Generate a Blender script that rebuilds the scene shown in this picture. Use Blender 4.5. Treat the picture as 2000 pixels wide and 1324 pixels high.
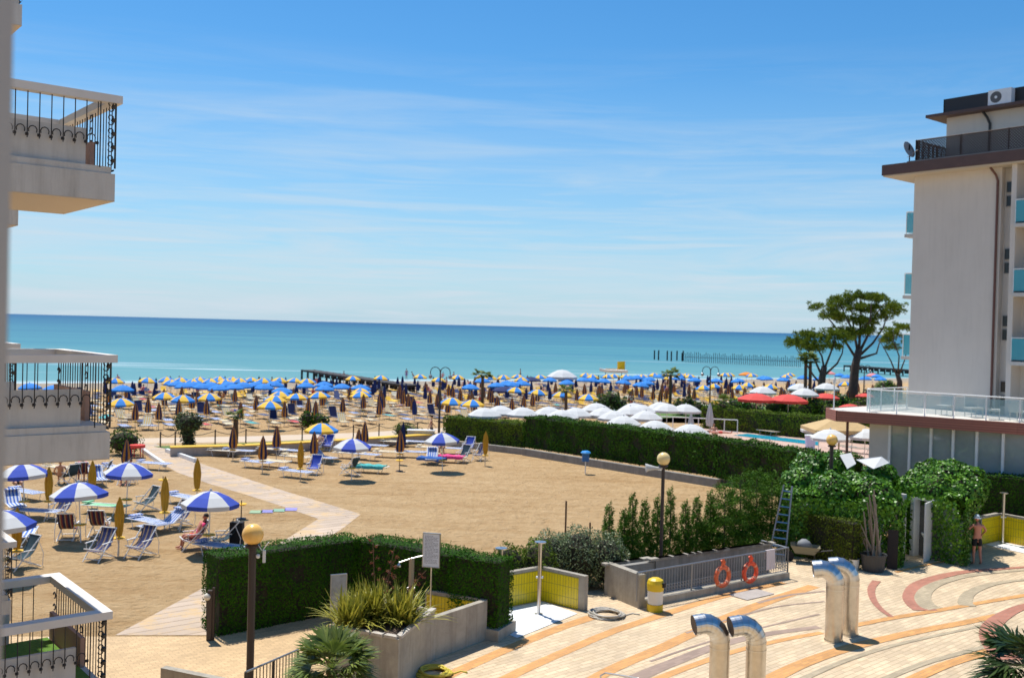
import bpy, bmesh, math, random
import numpy as np
from mathutils import Vector, Matrix
for o in list(bpy.data.objects): bpy.data.objects.remove(o)
sc = bpy.context.scene
R = math.radians
random.seed(7); rng = np.random.default_rng(7)
col = sc.collection

# ------------------------------------------------------------------ camera
F = 1950.0; CAMZ = 8.0
CAMR = Matrix.Rotation(R(90 - 0.735), 3, 'X') @ Matrix.Rotation(R(1.43), 3, 'Z')
cd = bpy.data.cameras.new('camera'); cam = bpy.data.objects.new('camera', cd); col.objects.link(cam)
cam.location = (0, 0, CAMZ); cam.rotation_euler = CAMR.to_euler()
cd.sensor_width = 36; cd.lens = 36 * F / 2000; cd.clip_start = 0.05; cd.clip_end = 60000
cd.dof.use_dof = True; cd.dof.focus_distance = 10; cd.dof.aperture_fstop = 3.0
sc.camera = cam
sc.render.resolution_x = 1024; sc.render.resolution_y = 677
# ------------------------------------------------------------------ sky, sun, exposure
SUN_E = 67.0; SUN_AZ = -34
w = bpy.data.worlds.new('World'); sc.world = w; w.use_nodes = True
nt = w.node_tree; nt.nodes.clear()
def N(nt, t, **k):
    n = nt.nodes.new(t)
    for a, b in k.items(): setattr(n, a, b)
    return n
out = N(nt, 'ShaderNodeOutputWorld'); bg = N(nt, 'ShaderNodeBackground')
sky = N(nt, 'ShaderNodeTexSky', sky_type='NISHITA'); sky.sun_disc = False
sky.sun_elevation = R(SUN_E); sky.sun_rotation = R(SUN_AZ % 360)
sky.altitude = 0; sky.air_density = 1.0; sky.dust_density = 0.35; sky.ozone_density = 3.0
bg.inputs[1].default_value = 0.098
hs = N(nt, 'ShaderNodeHueSaturation'); hs.inputs['Saturation'].default_value = 1.22; hs.inputs['Value'].default_value = 1.12
tint = N(nt, 'ShaderNodeMix', data_type='RGBA', blend_type='MULTIPLY'); tint.inputs[0].default_value = 1; tint.inputs[7].default_value = (.86, 1.03, 1.12, 1)
nt.links.new(sky.outputs[0], tint.inputs[6]); nt.links.new(tint.outputs[2], hs.inputs['Color'])
tc = N(nt, 'ShaderNodeTexCoord'); sp = N(nt, 'ShaderNodeSeparateXYZ'); nt.links.new(tc.outputs['Generated'], sp.inputs[0])
def math_n(nt, op, a, b=None, clamp=False):
    n = N(nt, 'ShaderNodeMath', operation=op); n.use_clamp = clamp
    for i, v in enumerate((a, b)):
        if v is None: continue
        if isinstance(v, (int, float)): n.inputs[i].default_value = v
        else: nt.links.new(v, n.inputs[i])
    return n.outputs[0]
def cloud(scale, lo, hi, rot, amt, zlo, zhi):
    mp = N(nt, 'ShaderNodeMapping'); nt.links.new(tc.outputs['Generated'], mp.inputs[0])
    mp.inputs['Scale'].default_value = scale; mp.inputs['Rotation'].default_value = rot
    no = N(nt, 'ShaderNodeTexNoise'); no.inputs['Scale'].default_value = 1; no.inputs['Detail'].default_value = 9
    no.inputs['Roughness'].default_value = 0.62; no.inputs['Distortion'].default_value = 0.6
    nt.links.new(mp.outputs[0], no.inputs['Vector'])
    mr = N(nt, 'ShaderNodeMapRange'); nt.links.new(no.outputs[0], mr.inputs[0]); mr.clamp = True
    mr.inputs[1].default_value = lo; mr.inputs[2].default_value = hi; mr.inputs[4].default_value = amt
    ml = N(nt, 'ShaderNodeMapRange'); nt.links.new(sp.outputs[2], ml.inputs[0]); ml.clamp = True
    ml.inputs[1].default_value = zhi; ml.inputs[2].default_value = zlo
    return math_n(nt, 'MULTIPLY', mr.outputs[0], ml.outputs[0])
c1 = cloud((2.6, 2.6, 34), 0.43, 0.70, (0, R(-1.5), 0), 0.9, 0.08, 0.27)
c2 = cloud((4, 4, 95), 0.44, 0.70, (0, R(2.2), 0), 0.9, 0.05, 0.20)
mx = math_n(nt, 'MAXIMUM', c1, c2)
mz = N(nt, 'ShaderNodeMapRange'); nt.links.new(sp.outputs[2], mz.inputs[0]); mz.clamp = True
mz.inputs[1].default_value = 0.25; mz.inputs[2].default_value = -0.01; mz.inputs[4].default_value = 0.72
mixh = N(nt, 'ShaderNodeMix', data_type='RGBA'); nt.links.new(mz.outputs[0], mixh.inputs[0])
nt.links.new(hs.outputs[0], mixh.inputs[6]); mixh.inputs[7].default_value = (3.8, 5.9, 8.0, 1)
mix = N(nt, 'ShaderNodeMix', data_type='RGBA'); nt.links.new(mx, mix.inputs[0])
nt.links.new(mixh.outputs[2], mix.inputs[6]); mix.inputs[7].default_value = (6.0, 6.9, 7.7, 1)
nt.links.new(mix.outputs[2], bg.inputs[0]); nt.links.new(bg.outputs[0], out.inputs[0])

sd = bpy.data.lights.new('sun', 'SUN'); sd.energy = 5.0; sd.angle = R(0.53); sd.color = (1.0, 0.955, 0.88)
so = bpy.data.objects.new('sun', sd); col.objects.link(so)
se, sa = R(SUN_E), R(SUN_AZ)
S = Vector((math.sin(sa) * math.cos(se), math.cos(sa) * math.cos(se), math.sin(se)))
so.rotation_euler = S.to_track_quat('Z', 'Y').to_euler(); so.location = (0, 0, 60)
sc.view_settings.view_transform = 'Standard'; sc.view_settings.look = 'None'
sc.view_settings.exposure = 0.13; sc.view_settings.gamma = 1.0

# ------------------------------------------------------------------ photo pixel -> place in the world
def ray(px, py): return CAMR @ Vector(((px - 1000) / F, -(py - 662) / F, -1))
def U(px, py, z=0.0):
    d = ray(px, py); t = (z - CAMZ) / d.z; return Vector((d.x * t, d.y * t, z))
def V(px, py, Y):
    d = ray(px, py); t = Y / d.y; return Vector((d.x * t, Y, CAMZ + d.z * t))
SN = Vector((-.493, .870, 0)); SS = Vector((.870, .493, 0))
def bz(x, y):
    d = SN.x * x + SN.y * y
    return -0.9 * min(1.9, max(0, (d - 70) / 72.0))
def UB(px, py, h=0.0):
    z = 0
    for _ in range(12):
        p = U(px, py, z + h); z = bz(p.x, p.y)
    return Vector((p.x, p.y, z))
A = Vector((-.634, .773, 0)); B = Vector((.773, .634, 0))

# ------------------------------------------------------------------ objects
def tag(o, label=None, cat=None, group=None, kind=None):
    if label: o['label'] = label
    if cat: o['category'] = cat
    if group: o['group'] = group
    if kind: o['kind'] = kind
    return o
def thing(name, label, cat, loc=(0, 0, 0), rz=0, group=None):
    o = bpy.data.objects.new(name, None); col.objects.link(o)
    o.location = loc; o.rotation_euler = (0, 0, rz); o.empty_display_size = 0.2
    return tag(o, label, cat, group)
def kids(o): return [c for c in bpy.data.objects if c.parent is o]
KID = {}
def link_child(c, p): c.parent = p; KID.setdefault(p.name, []).append(c)
def copy_tree(o, parent=None):
    c = o.copy(); col.objects.link(c)
    if parent: link_child(c, parent)
    for k in list(KID.get(o.name, [])): copy_tree(k, c)
    return c
def place(proto, loc, rz=0, label=None, group=None, s=None, rx=0, ry=0):
    if not proto.get('_used'):
        proto['_used'] = 1; o = proto
    else:
        o = copy_tree(proto)
    o.location = loc; o.rotation_euler = (rx, ry, rz)
    if s: o.scale = (s, s, s)
    if label: o['label'] = label
    if group: o['group'] = group
    elif 'group' in o: del o['group']
    return o
class MB:
    def __init__(s): s.v = []; s.f = []; s.m = []
    def add(s, vs, fs, m=0):
        n = len(s.v); s.v += [tuple(v) for v in vs]; s.f += [tuple(i + n for i in f) for f in fs]
        s.m += ([m] * len(fs) if isinstance(m, int) else list(m)); return s
    def box(s, c, d, rz=0, m=0, M=None):
        x, y, z = d[0] / 2, d[1] / 2, d[2] / 2
        vs = [Vector((a * x, b * y, e * z)) for a in (-1, 1) for b in (-1, 1) for e in (-1, 1)]
        if M is not None: vs = [M @ v for v in vs]
        else:
            r = Matrix.Rotation(rz, 3, 'Z'); vs = [r @ v + Vector(c) for v in vs]
        return s.add(vs, [(0, 1, 3, 2), (4, 6, 7, 5), (0, 4, 5, 1), (2, 3, 7, 6), (0, 2, 6, 4), (1, 5, 7, 3)], m)
    def bx(s, x0, x1, y0, y1, z0, z1, m=0):
        return s.box(((x0 + x1) / 2, (y0 + y1) / 2, (z0 + z1) / 2), (x1 - x0, y1 - y0, z1 - z0), 0, m)
    def prism(s, pts, z0, z1, m=0):
        n = len(pts); a = sum(pts[i][0] * pts[(i + 1) % n][1] - pts[(i + 1) % n][0] * pts[i][1] for i in range(n))
        if a < 0: pts = pts[::-1]
        vs = [(p[0], p[1], z0) for p in pts] + [(p[0], p[1], z1) for p in pts]
        fs = [tuple(range(n - 1, -1, -1)), tuple(range(n, 2 * n))] + [(i, (i + 1) % n, n + (i + 1) % n, n + i) for i in range(n)]
        return s.add(vs, fs, m)
    def tube(s, path, r, n=8, m=0, cap=True):
        path = [Vector(p) for p in path]; k = len(path); rs = r if hasattr(r, '__len__') else [r] * k
        vs = []; prev = None
        for i, p in enumerate(path):
            t = (path[min(i + 1, k - 1)] - path[max(i - 1, 0)]).normalized()
            if prev is None:
                u = t.cross(Vector((0, 0, 1)))
                if u.length < .05: u = t.cross(Vector((1, 0, 0)))
            else: u = prev - t * prev.dot(t)
            u.normalize(); prev = u; w_ = t.cross(u)
            for j in range(n):
                a = 2 * math.pi * j / n; vs.append(p + (u * math.cos(a) + w_ * math.sin(a)) * rs[i])
        fs = [(i * n + j, i * n + (j + 1) % n, (i + 1) * n + (j + 1) % n, (i + 1) * n + j) for i in range(k - 1) for j in range(n)]
        if cap: fs += [tuple(range(n - 1, -1, -1)), tuple(range((k - 1) * n, k * n))]
        return s.add(vs, fs, m)
    def lathe(s, prof, n=16, c=(0, 0, 0), m=0, fn=None):
        vs = []
        for i, (r, z) in enumerate(prof):
            for j in range(n):
                a = 2 * math.pi * j / n; rr = r * (fn(j, i) if fn else 1)
                vs.append((c[0] + rr * math.cos(a), c[1] + rr * math.sin(a), c[2] + z))
        fs = []; ms = []
        for i in range(len(prof) - 1):
            for j in range(n):
                fs.append((i * n + j, i * n + (j + 1) % n, (i + 1) * n + (j + 1) % n, (i + 1) * n + j))
                ms.append(m(j, i) if callable(m) else m)
        return s.add(vs, fs, ms)
    def disc(s, c, r, n=16, m=0):
        return s.add([(c[0] + r * math.cos(2 * math.pi * j / n), c[1] + r * math.sin(2 * math.pi * j / n), c[2]) for j in range(n)], [tuple(range(n))], m)
    def build(s, name, mats, parent=None, smooth=False, origin=None):
        me = bpy.data.meshes.new(name)
        vs = s.v
        if origin is not None: vs = [(v[0] - origin[0], v[1] - origin[1], v[2] - origin[2]) for v in vs]
        me.from_pydata(vs, [], s.f)
        if not isinstance(mats, (list, tuple)): mats = [mats]
        for m in mats: me.materials.append(m)
        me.polygons.foreach_set('material_index', s.m)
        if smooth: me.polygons.foreach_set('use_smooth', [True] * len(s.f))
        me.update()
        o = bpy.data.objects.new(name, me); col.objects.link(o)
        if parent is not None: link_child(o, parent)
        return o
def quads_mesh(name, V4, mat, parent=None, extra=None, shade=False):
    """V4: (n,4,3) float array of leaf quads; extra: MB whose faces are added with material slot 1"""
    n = len(V4); me = bpy.data.meshes.new(name)
    if extra: n2 = len(extra.v)
    vs = V4.reshape(-1, 3)
    faces = np.arange(n * 4).reshape(n, 4)
    if extra is None:
        me.vertices.add(n * 4); me.vertices.foreach_set('co', vs.ravel().astype(np.float32))
        me.loops.add(n * 4); me.loops.foreach_set('vertex_index', faces.ravel().astype(np.int32))
        me.polygons.add(n); me.polygons.foreach_set('loop_start', (np.arange(n) * 4).astype(np.int32))
    else:
        me.from_pydata([tuple(v) for v in vs.tolist()] + extra.v, [], [tuple(f) for f in faces.tolist()] + [tuple(i + n * 4 for i in f) for f in extra.f])
        me.polygons.foreach_set('material_index', [0] * n + [1] * len(extra.f))
    mats = mat if isinstance(mat, (list, tuple)) else [mat]
    for m in mats: me.materials.append(m)
    me.update(calc_edges=True); me.validate()
    o = bpy.data.objects.new(name, me); col.objects.link(o)
    if parent is not None: link_child(o, parent)
    return o
def leafquads(P, Nn, size, asp=0.5, jit=0.9, rs=None):
    """rhombic leaves at P lying roughly in the plane perpendicular to Nn, random spin"""
    n = len(P); rs = rng
    Nn = Nn + rs.normal(0, jit, (n, 3)); Nn /= np.linalg.norm(Nn, axis=1)[:, None] + 1e-9
    T = rs.normal(0, 1, (n, 3)); T -= Nn * np.sum(T * Nn, 1)[:, None]; T /= np.linalg.norm(T, axis=1)[:, None] + 1e-9
    W = np.cross(Nn, T); L = size * rs.uniform(.65, 1.35, n)[:, None]
    return np.stack([P - T * L * .5, P + W * L * asp * .5, P + T * L * .5, P - W * L * asp * .5], 1)

# ------------------------------------------------------------------ materials
MATS = {}
def mat(name, c, rough=.8, metal=0, var=.0, scale=3.0, bump=0., bscale=40., c2=None, spec=.5, island=0, emit=0, trans=0, alpha=1, detail=6, streak=0):
    if name in MATS: return MATS[name]
    m = bpy.data.materials.new(name); m.use_nodes = True; MATS[name] = m
    t = m.node_tree; p = t.nodes['Principled BSDF']
    p.inputs['Roughness'].default_value = rough; p.inputs['Metallic'].default_value = metal
    p.inputs['Specular IOR Level'].default_value = spec
    p.inputs['Base Color'].default_value = (*c, 1)
    t_c = N(t, 'ShaderNodeTexCoord')
    src = None
    if var or c2:
        no = N(t, 'ShaderNodeTexNoise'); no.inputs['Scale'].default_value = scale; no.inputs['Detail'].default_value = detail
        no.inputs['Roughness'].default_value = .65; t.links.new(t_c.outputs['Object'], no.inputs['Vector'])
        mr = N(t, 'ShaderNodeMapRange'); mr.inputs[1].default_value = .3; mr.inputs[2].default_value = .7
        t.links.new(no.outputs[0], mr.inputs[0])
        mi = N(t, 'ShaderNodeMix', data_type='RGBA'); t.links.new(mr.outputs[0], mi.inputs[0])
        a = c if c2 else tuple(x * (1 - var) for x in c); b = c2 if c2 else tuple(min(1, x * (1 + var)) for x in c)
        mi.inputs[6].default_value = (*a, 1); mi.inputs[7].default_value = (*b, 1); src = mi.outputs[2]
    if island:
        g = N(t, 'ShaderNodeNewGeometry'); hv = N(t, 'ShaderNodeHueSaturation')
        if src: t.links.new(src, hv.inputs['Color'])
        else: hv.inputs['Color'].default_value = (*c, 1)
        mm = N(t, 'ShaderNodeMapRange'); t.links.new(g.outputs['Random Per Island'], mm.inputs[0])
        mm.inputs[3].default_value = 1 - island; mm.inputs[4].default_value = 1 + island
        t.links.new(mm.outputs[0], hv.inputs['Value'])
        m2 = N(t, 'ShaderNodeMapRange'); t.links.new(g.outputs['Random Per Island'], m2.inputs[0])
        m2.inputs[3].default_value = .515; m2.inputs[4].default_value = .485; t.links.new(m2.outputs[0], hv.inputs['Hue'])
        src = hv.outputs[0]
    if streak:   # dirt runs down the render
        mp = N(t, 'ShaderNodeMapping'); mp.inputs['Scale'].default_value = (5, 5, .45); t.links.new(t_c.outputs['Object'], mp.inputs[0])
        ns = N(t, 'ShaderNodeTexNoise'); ns.inputs['Scale'].default_value = 1; ns.inputs['Detail'].default_value = 8; ns.inputs['Roughness'].default_value = .7; t.links.new(mp.outputs[0], ns.inputs['Vector'])
        ms_ = N(t, 'ShaderNodeMapRange'); ms_.inputs[1].default_value = .48; ms_.inputs[2].default_value = .74; ms_.inputs[4].default_value = streak; t.links.new(ns.outputs[0], ms_.inputs[0])
        mk = N(t, 'ShaderNodeMix', data_type='RGBA'); t.links.new(ms_.outputs[0], mk.inputs[0]); t.links.new(src, mk.inputs[6]); mk.inputs[7].default_value = (c[0] * .45, c[1] * .42, c[2] * .38, 1); src = mk.outputs[2]
    if src: t.links.new(src, p.inputs['Base Color'])
    if bump:
        nb = N(t, 'ShaderNodeTexNoise'); nb.inputs['Scale'].default_value = bscale; nb.inputs['Detail'].default_value = 5
        t.links.new(t_c.outputs['Object'], nb.inputs['Vector'])
        bp = N(t, 'ShaderNodeBump'); bp.inputs['Strength'].default_value = bump; bp.inputs['Distance'].default_value = .02
        t.links.new(nb.outputs[0], bp.inputs['Height']); t.links.new(bp.outputs[0], p.inputs['Normal'])
    if trans: p.inputs['Transmission Weight'].default_value = trans
    if alpha < 1: p.inputs['Alpha'].default_value = alpha
    return m
def leafmat(name, c, c2, island=.45, rough=.45, scale=1.2, spec=.4, tr=.25):
    m = mat(name, c, rough, c2=c2, scale=scale, island=island, spec=spec, detail=3)
    t = m.node_tree; p = t.nodes['Principled BSDF']; o = t.nodes['Material Output']
    tb = N(t, 'ShaderNodeBsdfTranslucent'); ms = N(t, 'ShaderNodeMixShader'); ms.inputs[0].default_value = tr
    l = [x for x in t.links if x.to_socket == p.inputs['Base Color']][0]
    t.links.new(l.from_socket, tb.inputs[0])
    t.links.new(p.outputs[0], ms.inputs[1]); t.links.new(tb.outputs[0], ms.inputs[2]); t.links.new(ms.outputs[0], o.inputs[0])
    return m
def grid_mat(name, c, cm, bw, bh, mortar, rot=0, plane='xy', rough=.6, offset=.5, var=.12, bump=.3, c2=None, nscale=.4, stain=.15, spec=.4, drift=0):
    m = bpy.data.materials.new(name); m.use_nodes = True; t = m.node_tree; p = t.nodes['Principled BSDF']; MATS[name] = m
    p.inputs['Roughness'].default_value = rough; p.inputs['Specular IOR Level'].default_value = spec
    tcn = N(t, 'ShaderNodeTexCoord'); vec = tcn.outputs['Object']
    if plane == 'xz':
        s = N(t, 'ShaderNodeSeparateXYZ'); t.links.new(vec, s.inputs[0]); cb = N(t, 'ShaderNodeCombineXYZ')
        t.links.new(s.outputs[0], cb.inputs[0]); t.links.new(s.outputs[2], cb.inputs[1]); vec = cb.outputs[0]
    mp = N(t, 'ShaderNodeMapping'); mp.inputs['Rotation'].default_value = (0, 0, rot); t.links.new(vec, mp.inputs[0])
    br = N(t, 'ShaderNodeTexBrick'); t.links.new(mp.outputs[0], br.inputs['Vector'])
    br.inputs['Scale'].default_value = 1; br.inputs['Brick Width'].default_value = bw; br.inputs['Row Height'].default_value = bh
    br.inputs['Mortar Size'].default_value = mortar; br.inputs['Mortar Smooth'].default_value = .2; br.offset = offset
    br.inputs['Color1'].default_value = (*[x * (1 - var) for x in c], 1)
    br.inputs['Color2'].default_value = (*(c2 or [min(1, x * (1 + var)) for x in c]), 1)
    br.inputs['Mortar'].default_value = (*cm, 1)
    no = N(t, 'ShaderNodeTexNoise'); no.inputs['Scale'].default_value = nscale; no.inputs['Detail'].default_value = 8; no.inputs['Roughness'].default_value = .7
    t.links.new(tcn.outputs['Object'], no.inputs['Vector'])
    mr = N(t, 'ShaderNodeMapRange'); mr.inputs[1].default_value = .3; mr.inputs[2].default_value = .7; mr.inputs[3].default_value = 1 - stain; mr.inputs[4].default_value = 1 + stain
    t.links.new(no.outputs[0], mr.inputs[0])
    vm = N(t, 'ShaderNodeVectorMath', operation='SCALE'); t.links.new(br.outputs[0], vm.inputs[0]); t.links.new(mr.outputs[0], vm.inputs['Scale'])
    if drift:   # wind-blown sand lying on the slabs
        nd = N(t, 'ShaderNodeTexNoise'); nd.inputs['Scale'].default_value = 1.1; nd.inputs['Detail'].default_value = 9; nd.inputs['Roughness'].default_value = .72; t.links.new(tcn.outputs['Object'], nd.inputs['Vector'])
        md = N(t, 'ShaderNodeMapRange'); md.inputs[1].default_value = .50; md.inputs[2].default_value = .60; md.inputs[4].default_value = drift; t.links.new(nd.outputs[0], md.inputs[0])
        xd = N(t, 'ShaderNodeMix', data_type='RGBA'); t.links.new(md.outputs[0], xd.inputs[0]); t.links.new(vm.outputs[0], xd.inputs[6]); xd.inputs[7].default_value = (.58, .40, .21, 1); t.links.new(xd.outputs[2], p.inputs['Base Color'])
    else: t.links.new(vm.outputs[0], p.inputs['Base Color'])
    bp = N(t, 'ShaderNodeBump'); bp.inputs['Strength'].default_value = bump; bp.inputs['Distance'].default_value = .006; bp.invert = True
    t.links.new(br.outputs['Fac'], bp.inputs['Height']); t.links.new(bp.outputs[0], p.inputs['Normal'])
    return m
WHITE = mat('white_paint', (.80, .80, .78), .45, var=.06)
CLOTHW = mat('white_cloth', (.60, .60, .585), .9, var=.04)
OFFW = mat('cream_render', (.58, .55, .50), .9, var=.06, scale=.8, bump=.2, bscale=60)
DARK = mat('dark_iron', (.03, .028, .028), .5, spec=.5)
BROWNP = mat('dark_brown_paint', (.045, .03, .026), .5)
BLUE = mat('royal_blue_cloth', (.03, .07, .42), .85, var=.1)
SKYB = mat('bright_blue_cloth', (.018, .215, .64), .85, var=.12, scale=1.5)
NAVY = mat('navy_cloth', (.015, .025, .10), .9, var=.2)
YEL = mat('yellow_cloth', (.82, .50, .05), .85, var=.08)
MUST = mat('mustard_cloth', (.56, .31, .025), .85, var=.12, scale=5)
BRN = mat('orange_brown_cloth', (.60, .25, .045), .9, var=.2, scale=6)
REDC = mat('red_cloth', (.66, .065, .05), .85, var=.1)
TEALC = mat('teal_cloth', (.06, .38, .36), .9, var=.25, scale=8)
PINK = mat('pink_cloth', (.80, .06, .22), .9, var=.15, scale=6)
GREENC = mat('mint_cloth', (.25, .55, .32), .9, var=.2)
TANC = mat('tan_canvas', (.52, .36, .17), .9, var=.08)
WOOD = mat('pale_wood', (.42, .30, .17), .7, var=.2, scale=12)
POLE = mat('grey_pole', (.45, .45, .44), .4, metal=.6)
STEEL = mat('brushed_steel', (.62, .60, .57), .28, metal=1.0)
CONC = mat('concrete', (.40, .36, .29), .9, streak=.6, var=.22, scale=1.6, bump=.5, bscale=30, detail=10)
CONCD = mat('grey_concrete', (.27, .255, .225), .9, streak=.5, var=.2, scale=2, bump=.4, bscale=30)
HAIR = mat('dark_hair', (.03, .02, .012), .7)
SKIN = mat('tanned_skin', (.50, .25, .15), .55, var=.08)
SKIN2 = mat('sunburnt_skin', (.55, .22, .14), .55, var=.1)
BLACKC = mat('black_cloth', (.012, .012, .014), .85)
GALV = mat('galvanised_rail', (.30, .31, .32), .4, metal=.5)
AMBER = mat('amber_glass', (.95, .56, .15), .25, var=.05, scale=3)
PALEY = mat('pale_amber_glass', (.88, .66, .28), .25, var=.05)
# ================================================================== SETTING
def struct(o): o['kind'] = 'structure'; return o
def sand_material():
    m = mat('beach_sand', (.56, .37, .19), .95, spec=.15)
    t = m.node_tree; p = t.nodes['Principled BSDF']; tcn = N(t, 'ShaderNodeTexCoord')
    def noise(s, d, stretch=None):
        n = N(t, 'ShaderNodeTexNoise'); n.inputs['Scale'].default_value = s; n.inputs['Detail'].default_value = d; n.inputs['Roughness'].default_value = .68
        if stretch:
            mp = N(t, 'ShaderNodeMapping'); mp.inputs['Scale'].default_value = stretch[0]; mp.inputs['Rotation'].default_value = (0, 0, stretch[1])
            t.links.new(tcn.outputs['Object'], mp.inputs[0]); t.links.new(mp.outputs[0], n.inputs['Vector'])
        else: t.links.new(tcn.outputs['Object'], n.inputs['Vector'])
        return n.outputs[0]
    def mr(x, a, b, c, d):
        n = N(t, 'ShaderNodeMapRange'); t.links.new(x, n.inputs[0])
        for i, v in enumerate((a, b, c, d)): n.inputs[i + 1].default_value = v
        return n.outputs[0]
    big = noise(.22, 6, ((.5, 1.6, 1), R(-25))); mid = noise(1.6, 8); fine = noise(9, 6)
    vf = N(t, 'ShaderNodeTexVoronoi'); vf.inputs['Scale'].default_value = 2.3; vf.inputs['Randomness'].default_value = 1; t.links.new(tcn.outputs['Object'], vf.inputs['Vector'])
    rake = noise(1, 5, ((.12, 2.4, 1), R(38))); print_shade_rake = math_n(t, 'ADD', mr(vf.outputs['Distance'], .08, .22, .25, 0), mr(rake, .56, .68, 0, .45))  # footprint shade painted into the colour as dark spots, plus darker rake lines
    f = math_n(t, 'SUBTRACT', math_n(t, 'ADD', mr(big, .3, .7, 0, .55), mr(mid, .35, .65, 0, .45), True), print_shade_rake, True)
    mi = N(t, 'ShaderNodeMix', data_type='RGBA'); t.links.new(f, mi.inputs[0])
    mi.inputs[6].default_value = (.44, .265, .115, 1); mi.inputs[7].default_value = (.68, .48, .26, 1)
    # wet sand near the water
    sx = N(t, 'ShaderNodeSeparateXYZ'); t.links.new(tcn.outputs['Object'], sx.inputs[0])
    wet = mr(sx.outputs[2], -.62, -.80, 0, 1)
    m2 = N(t, 'ShaderNodeMix', data_type='RGBA'); t.links.new(wet, m2.inputs[0]); t.links.new(mi.outputs[2], m2.inputs[6]); m2.inputs[7].default_value = (.40, .33, .25, 1)
    t.links.new(m2.outputs[2], p.inputs['Base Color'])
    h = math_n(t, 'ADD', math_n(t, 'MULTIPLY', mid, 1.2), math_n(t, 'MULTIPLY', fine, .5))
    vo = N(t, 'ShaderNodeTexVoronoi'); vo.inputs['Scale'].default_value = 3.2; t.links.new(tcn.outputs['Object'], vo.inputs['Vector'])
    h = math_n(t, 'ADD', h, math_n(t, 'MULTIPLY', mr(vo.outputs['Distance'], 0, .45, 0, 1), .35))
    bp = N(t, 'ShaderNodeBump'); bp.inputs['Strength'].default_value = 1.0; bp.inputs['Distance'].default_value = .26
    t.links.new(h, bp.inputs['Height']); t.links.new(bp.outputs[0], p.inputs['Normal'])
    return m
def build_ground():
    b = MB(); ds = [-60, 0, 40, 60, 70, 80, 95, 110, 125, 140, 154, 170, 204, 400, 40000]; ss = [-40000, -400, -150, -60, 0, 60, 150, 400, 40000]
    for d in ds:
        for s in ss:
            p = SN * d + SS * s; b.v.append((p.x, p.y, bz(p.x, p.y)))
    k = len(ss)
    for i in range(len(ds) - 1):
        for j in range(k - 1): b.f.append((i * k + j, i * k + j + 1, (i + 1) * k + j + 1, (i + 1) * k + j)); b.m.append(0)
    return struct(b.build('ground', sand_material()))
build_ground()
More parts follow.
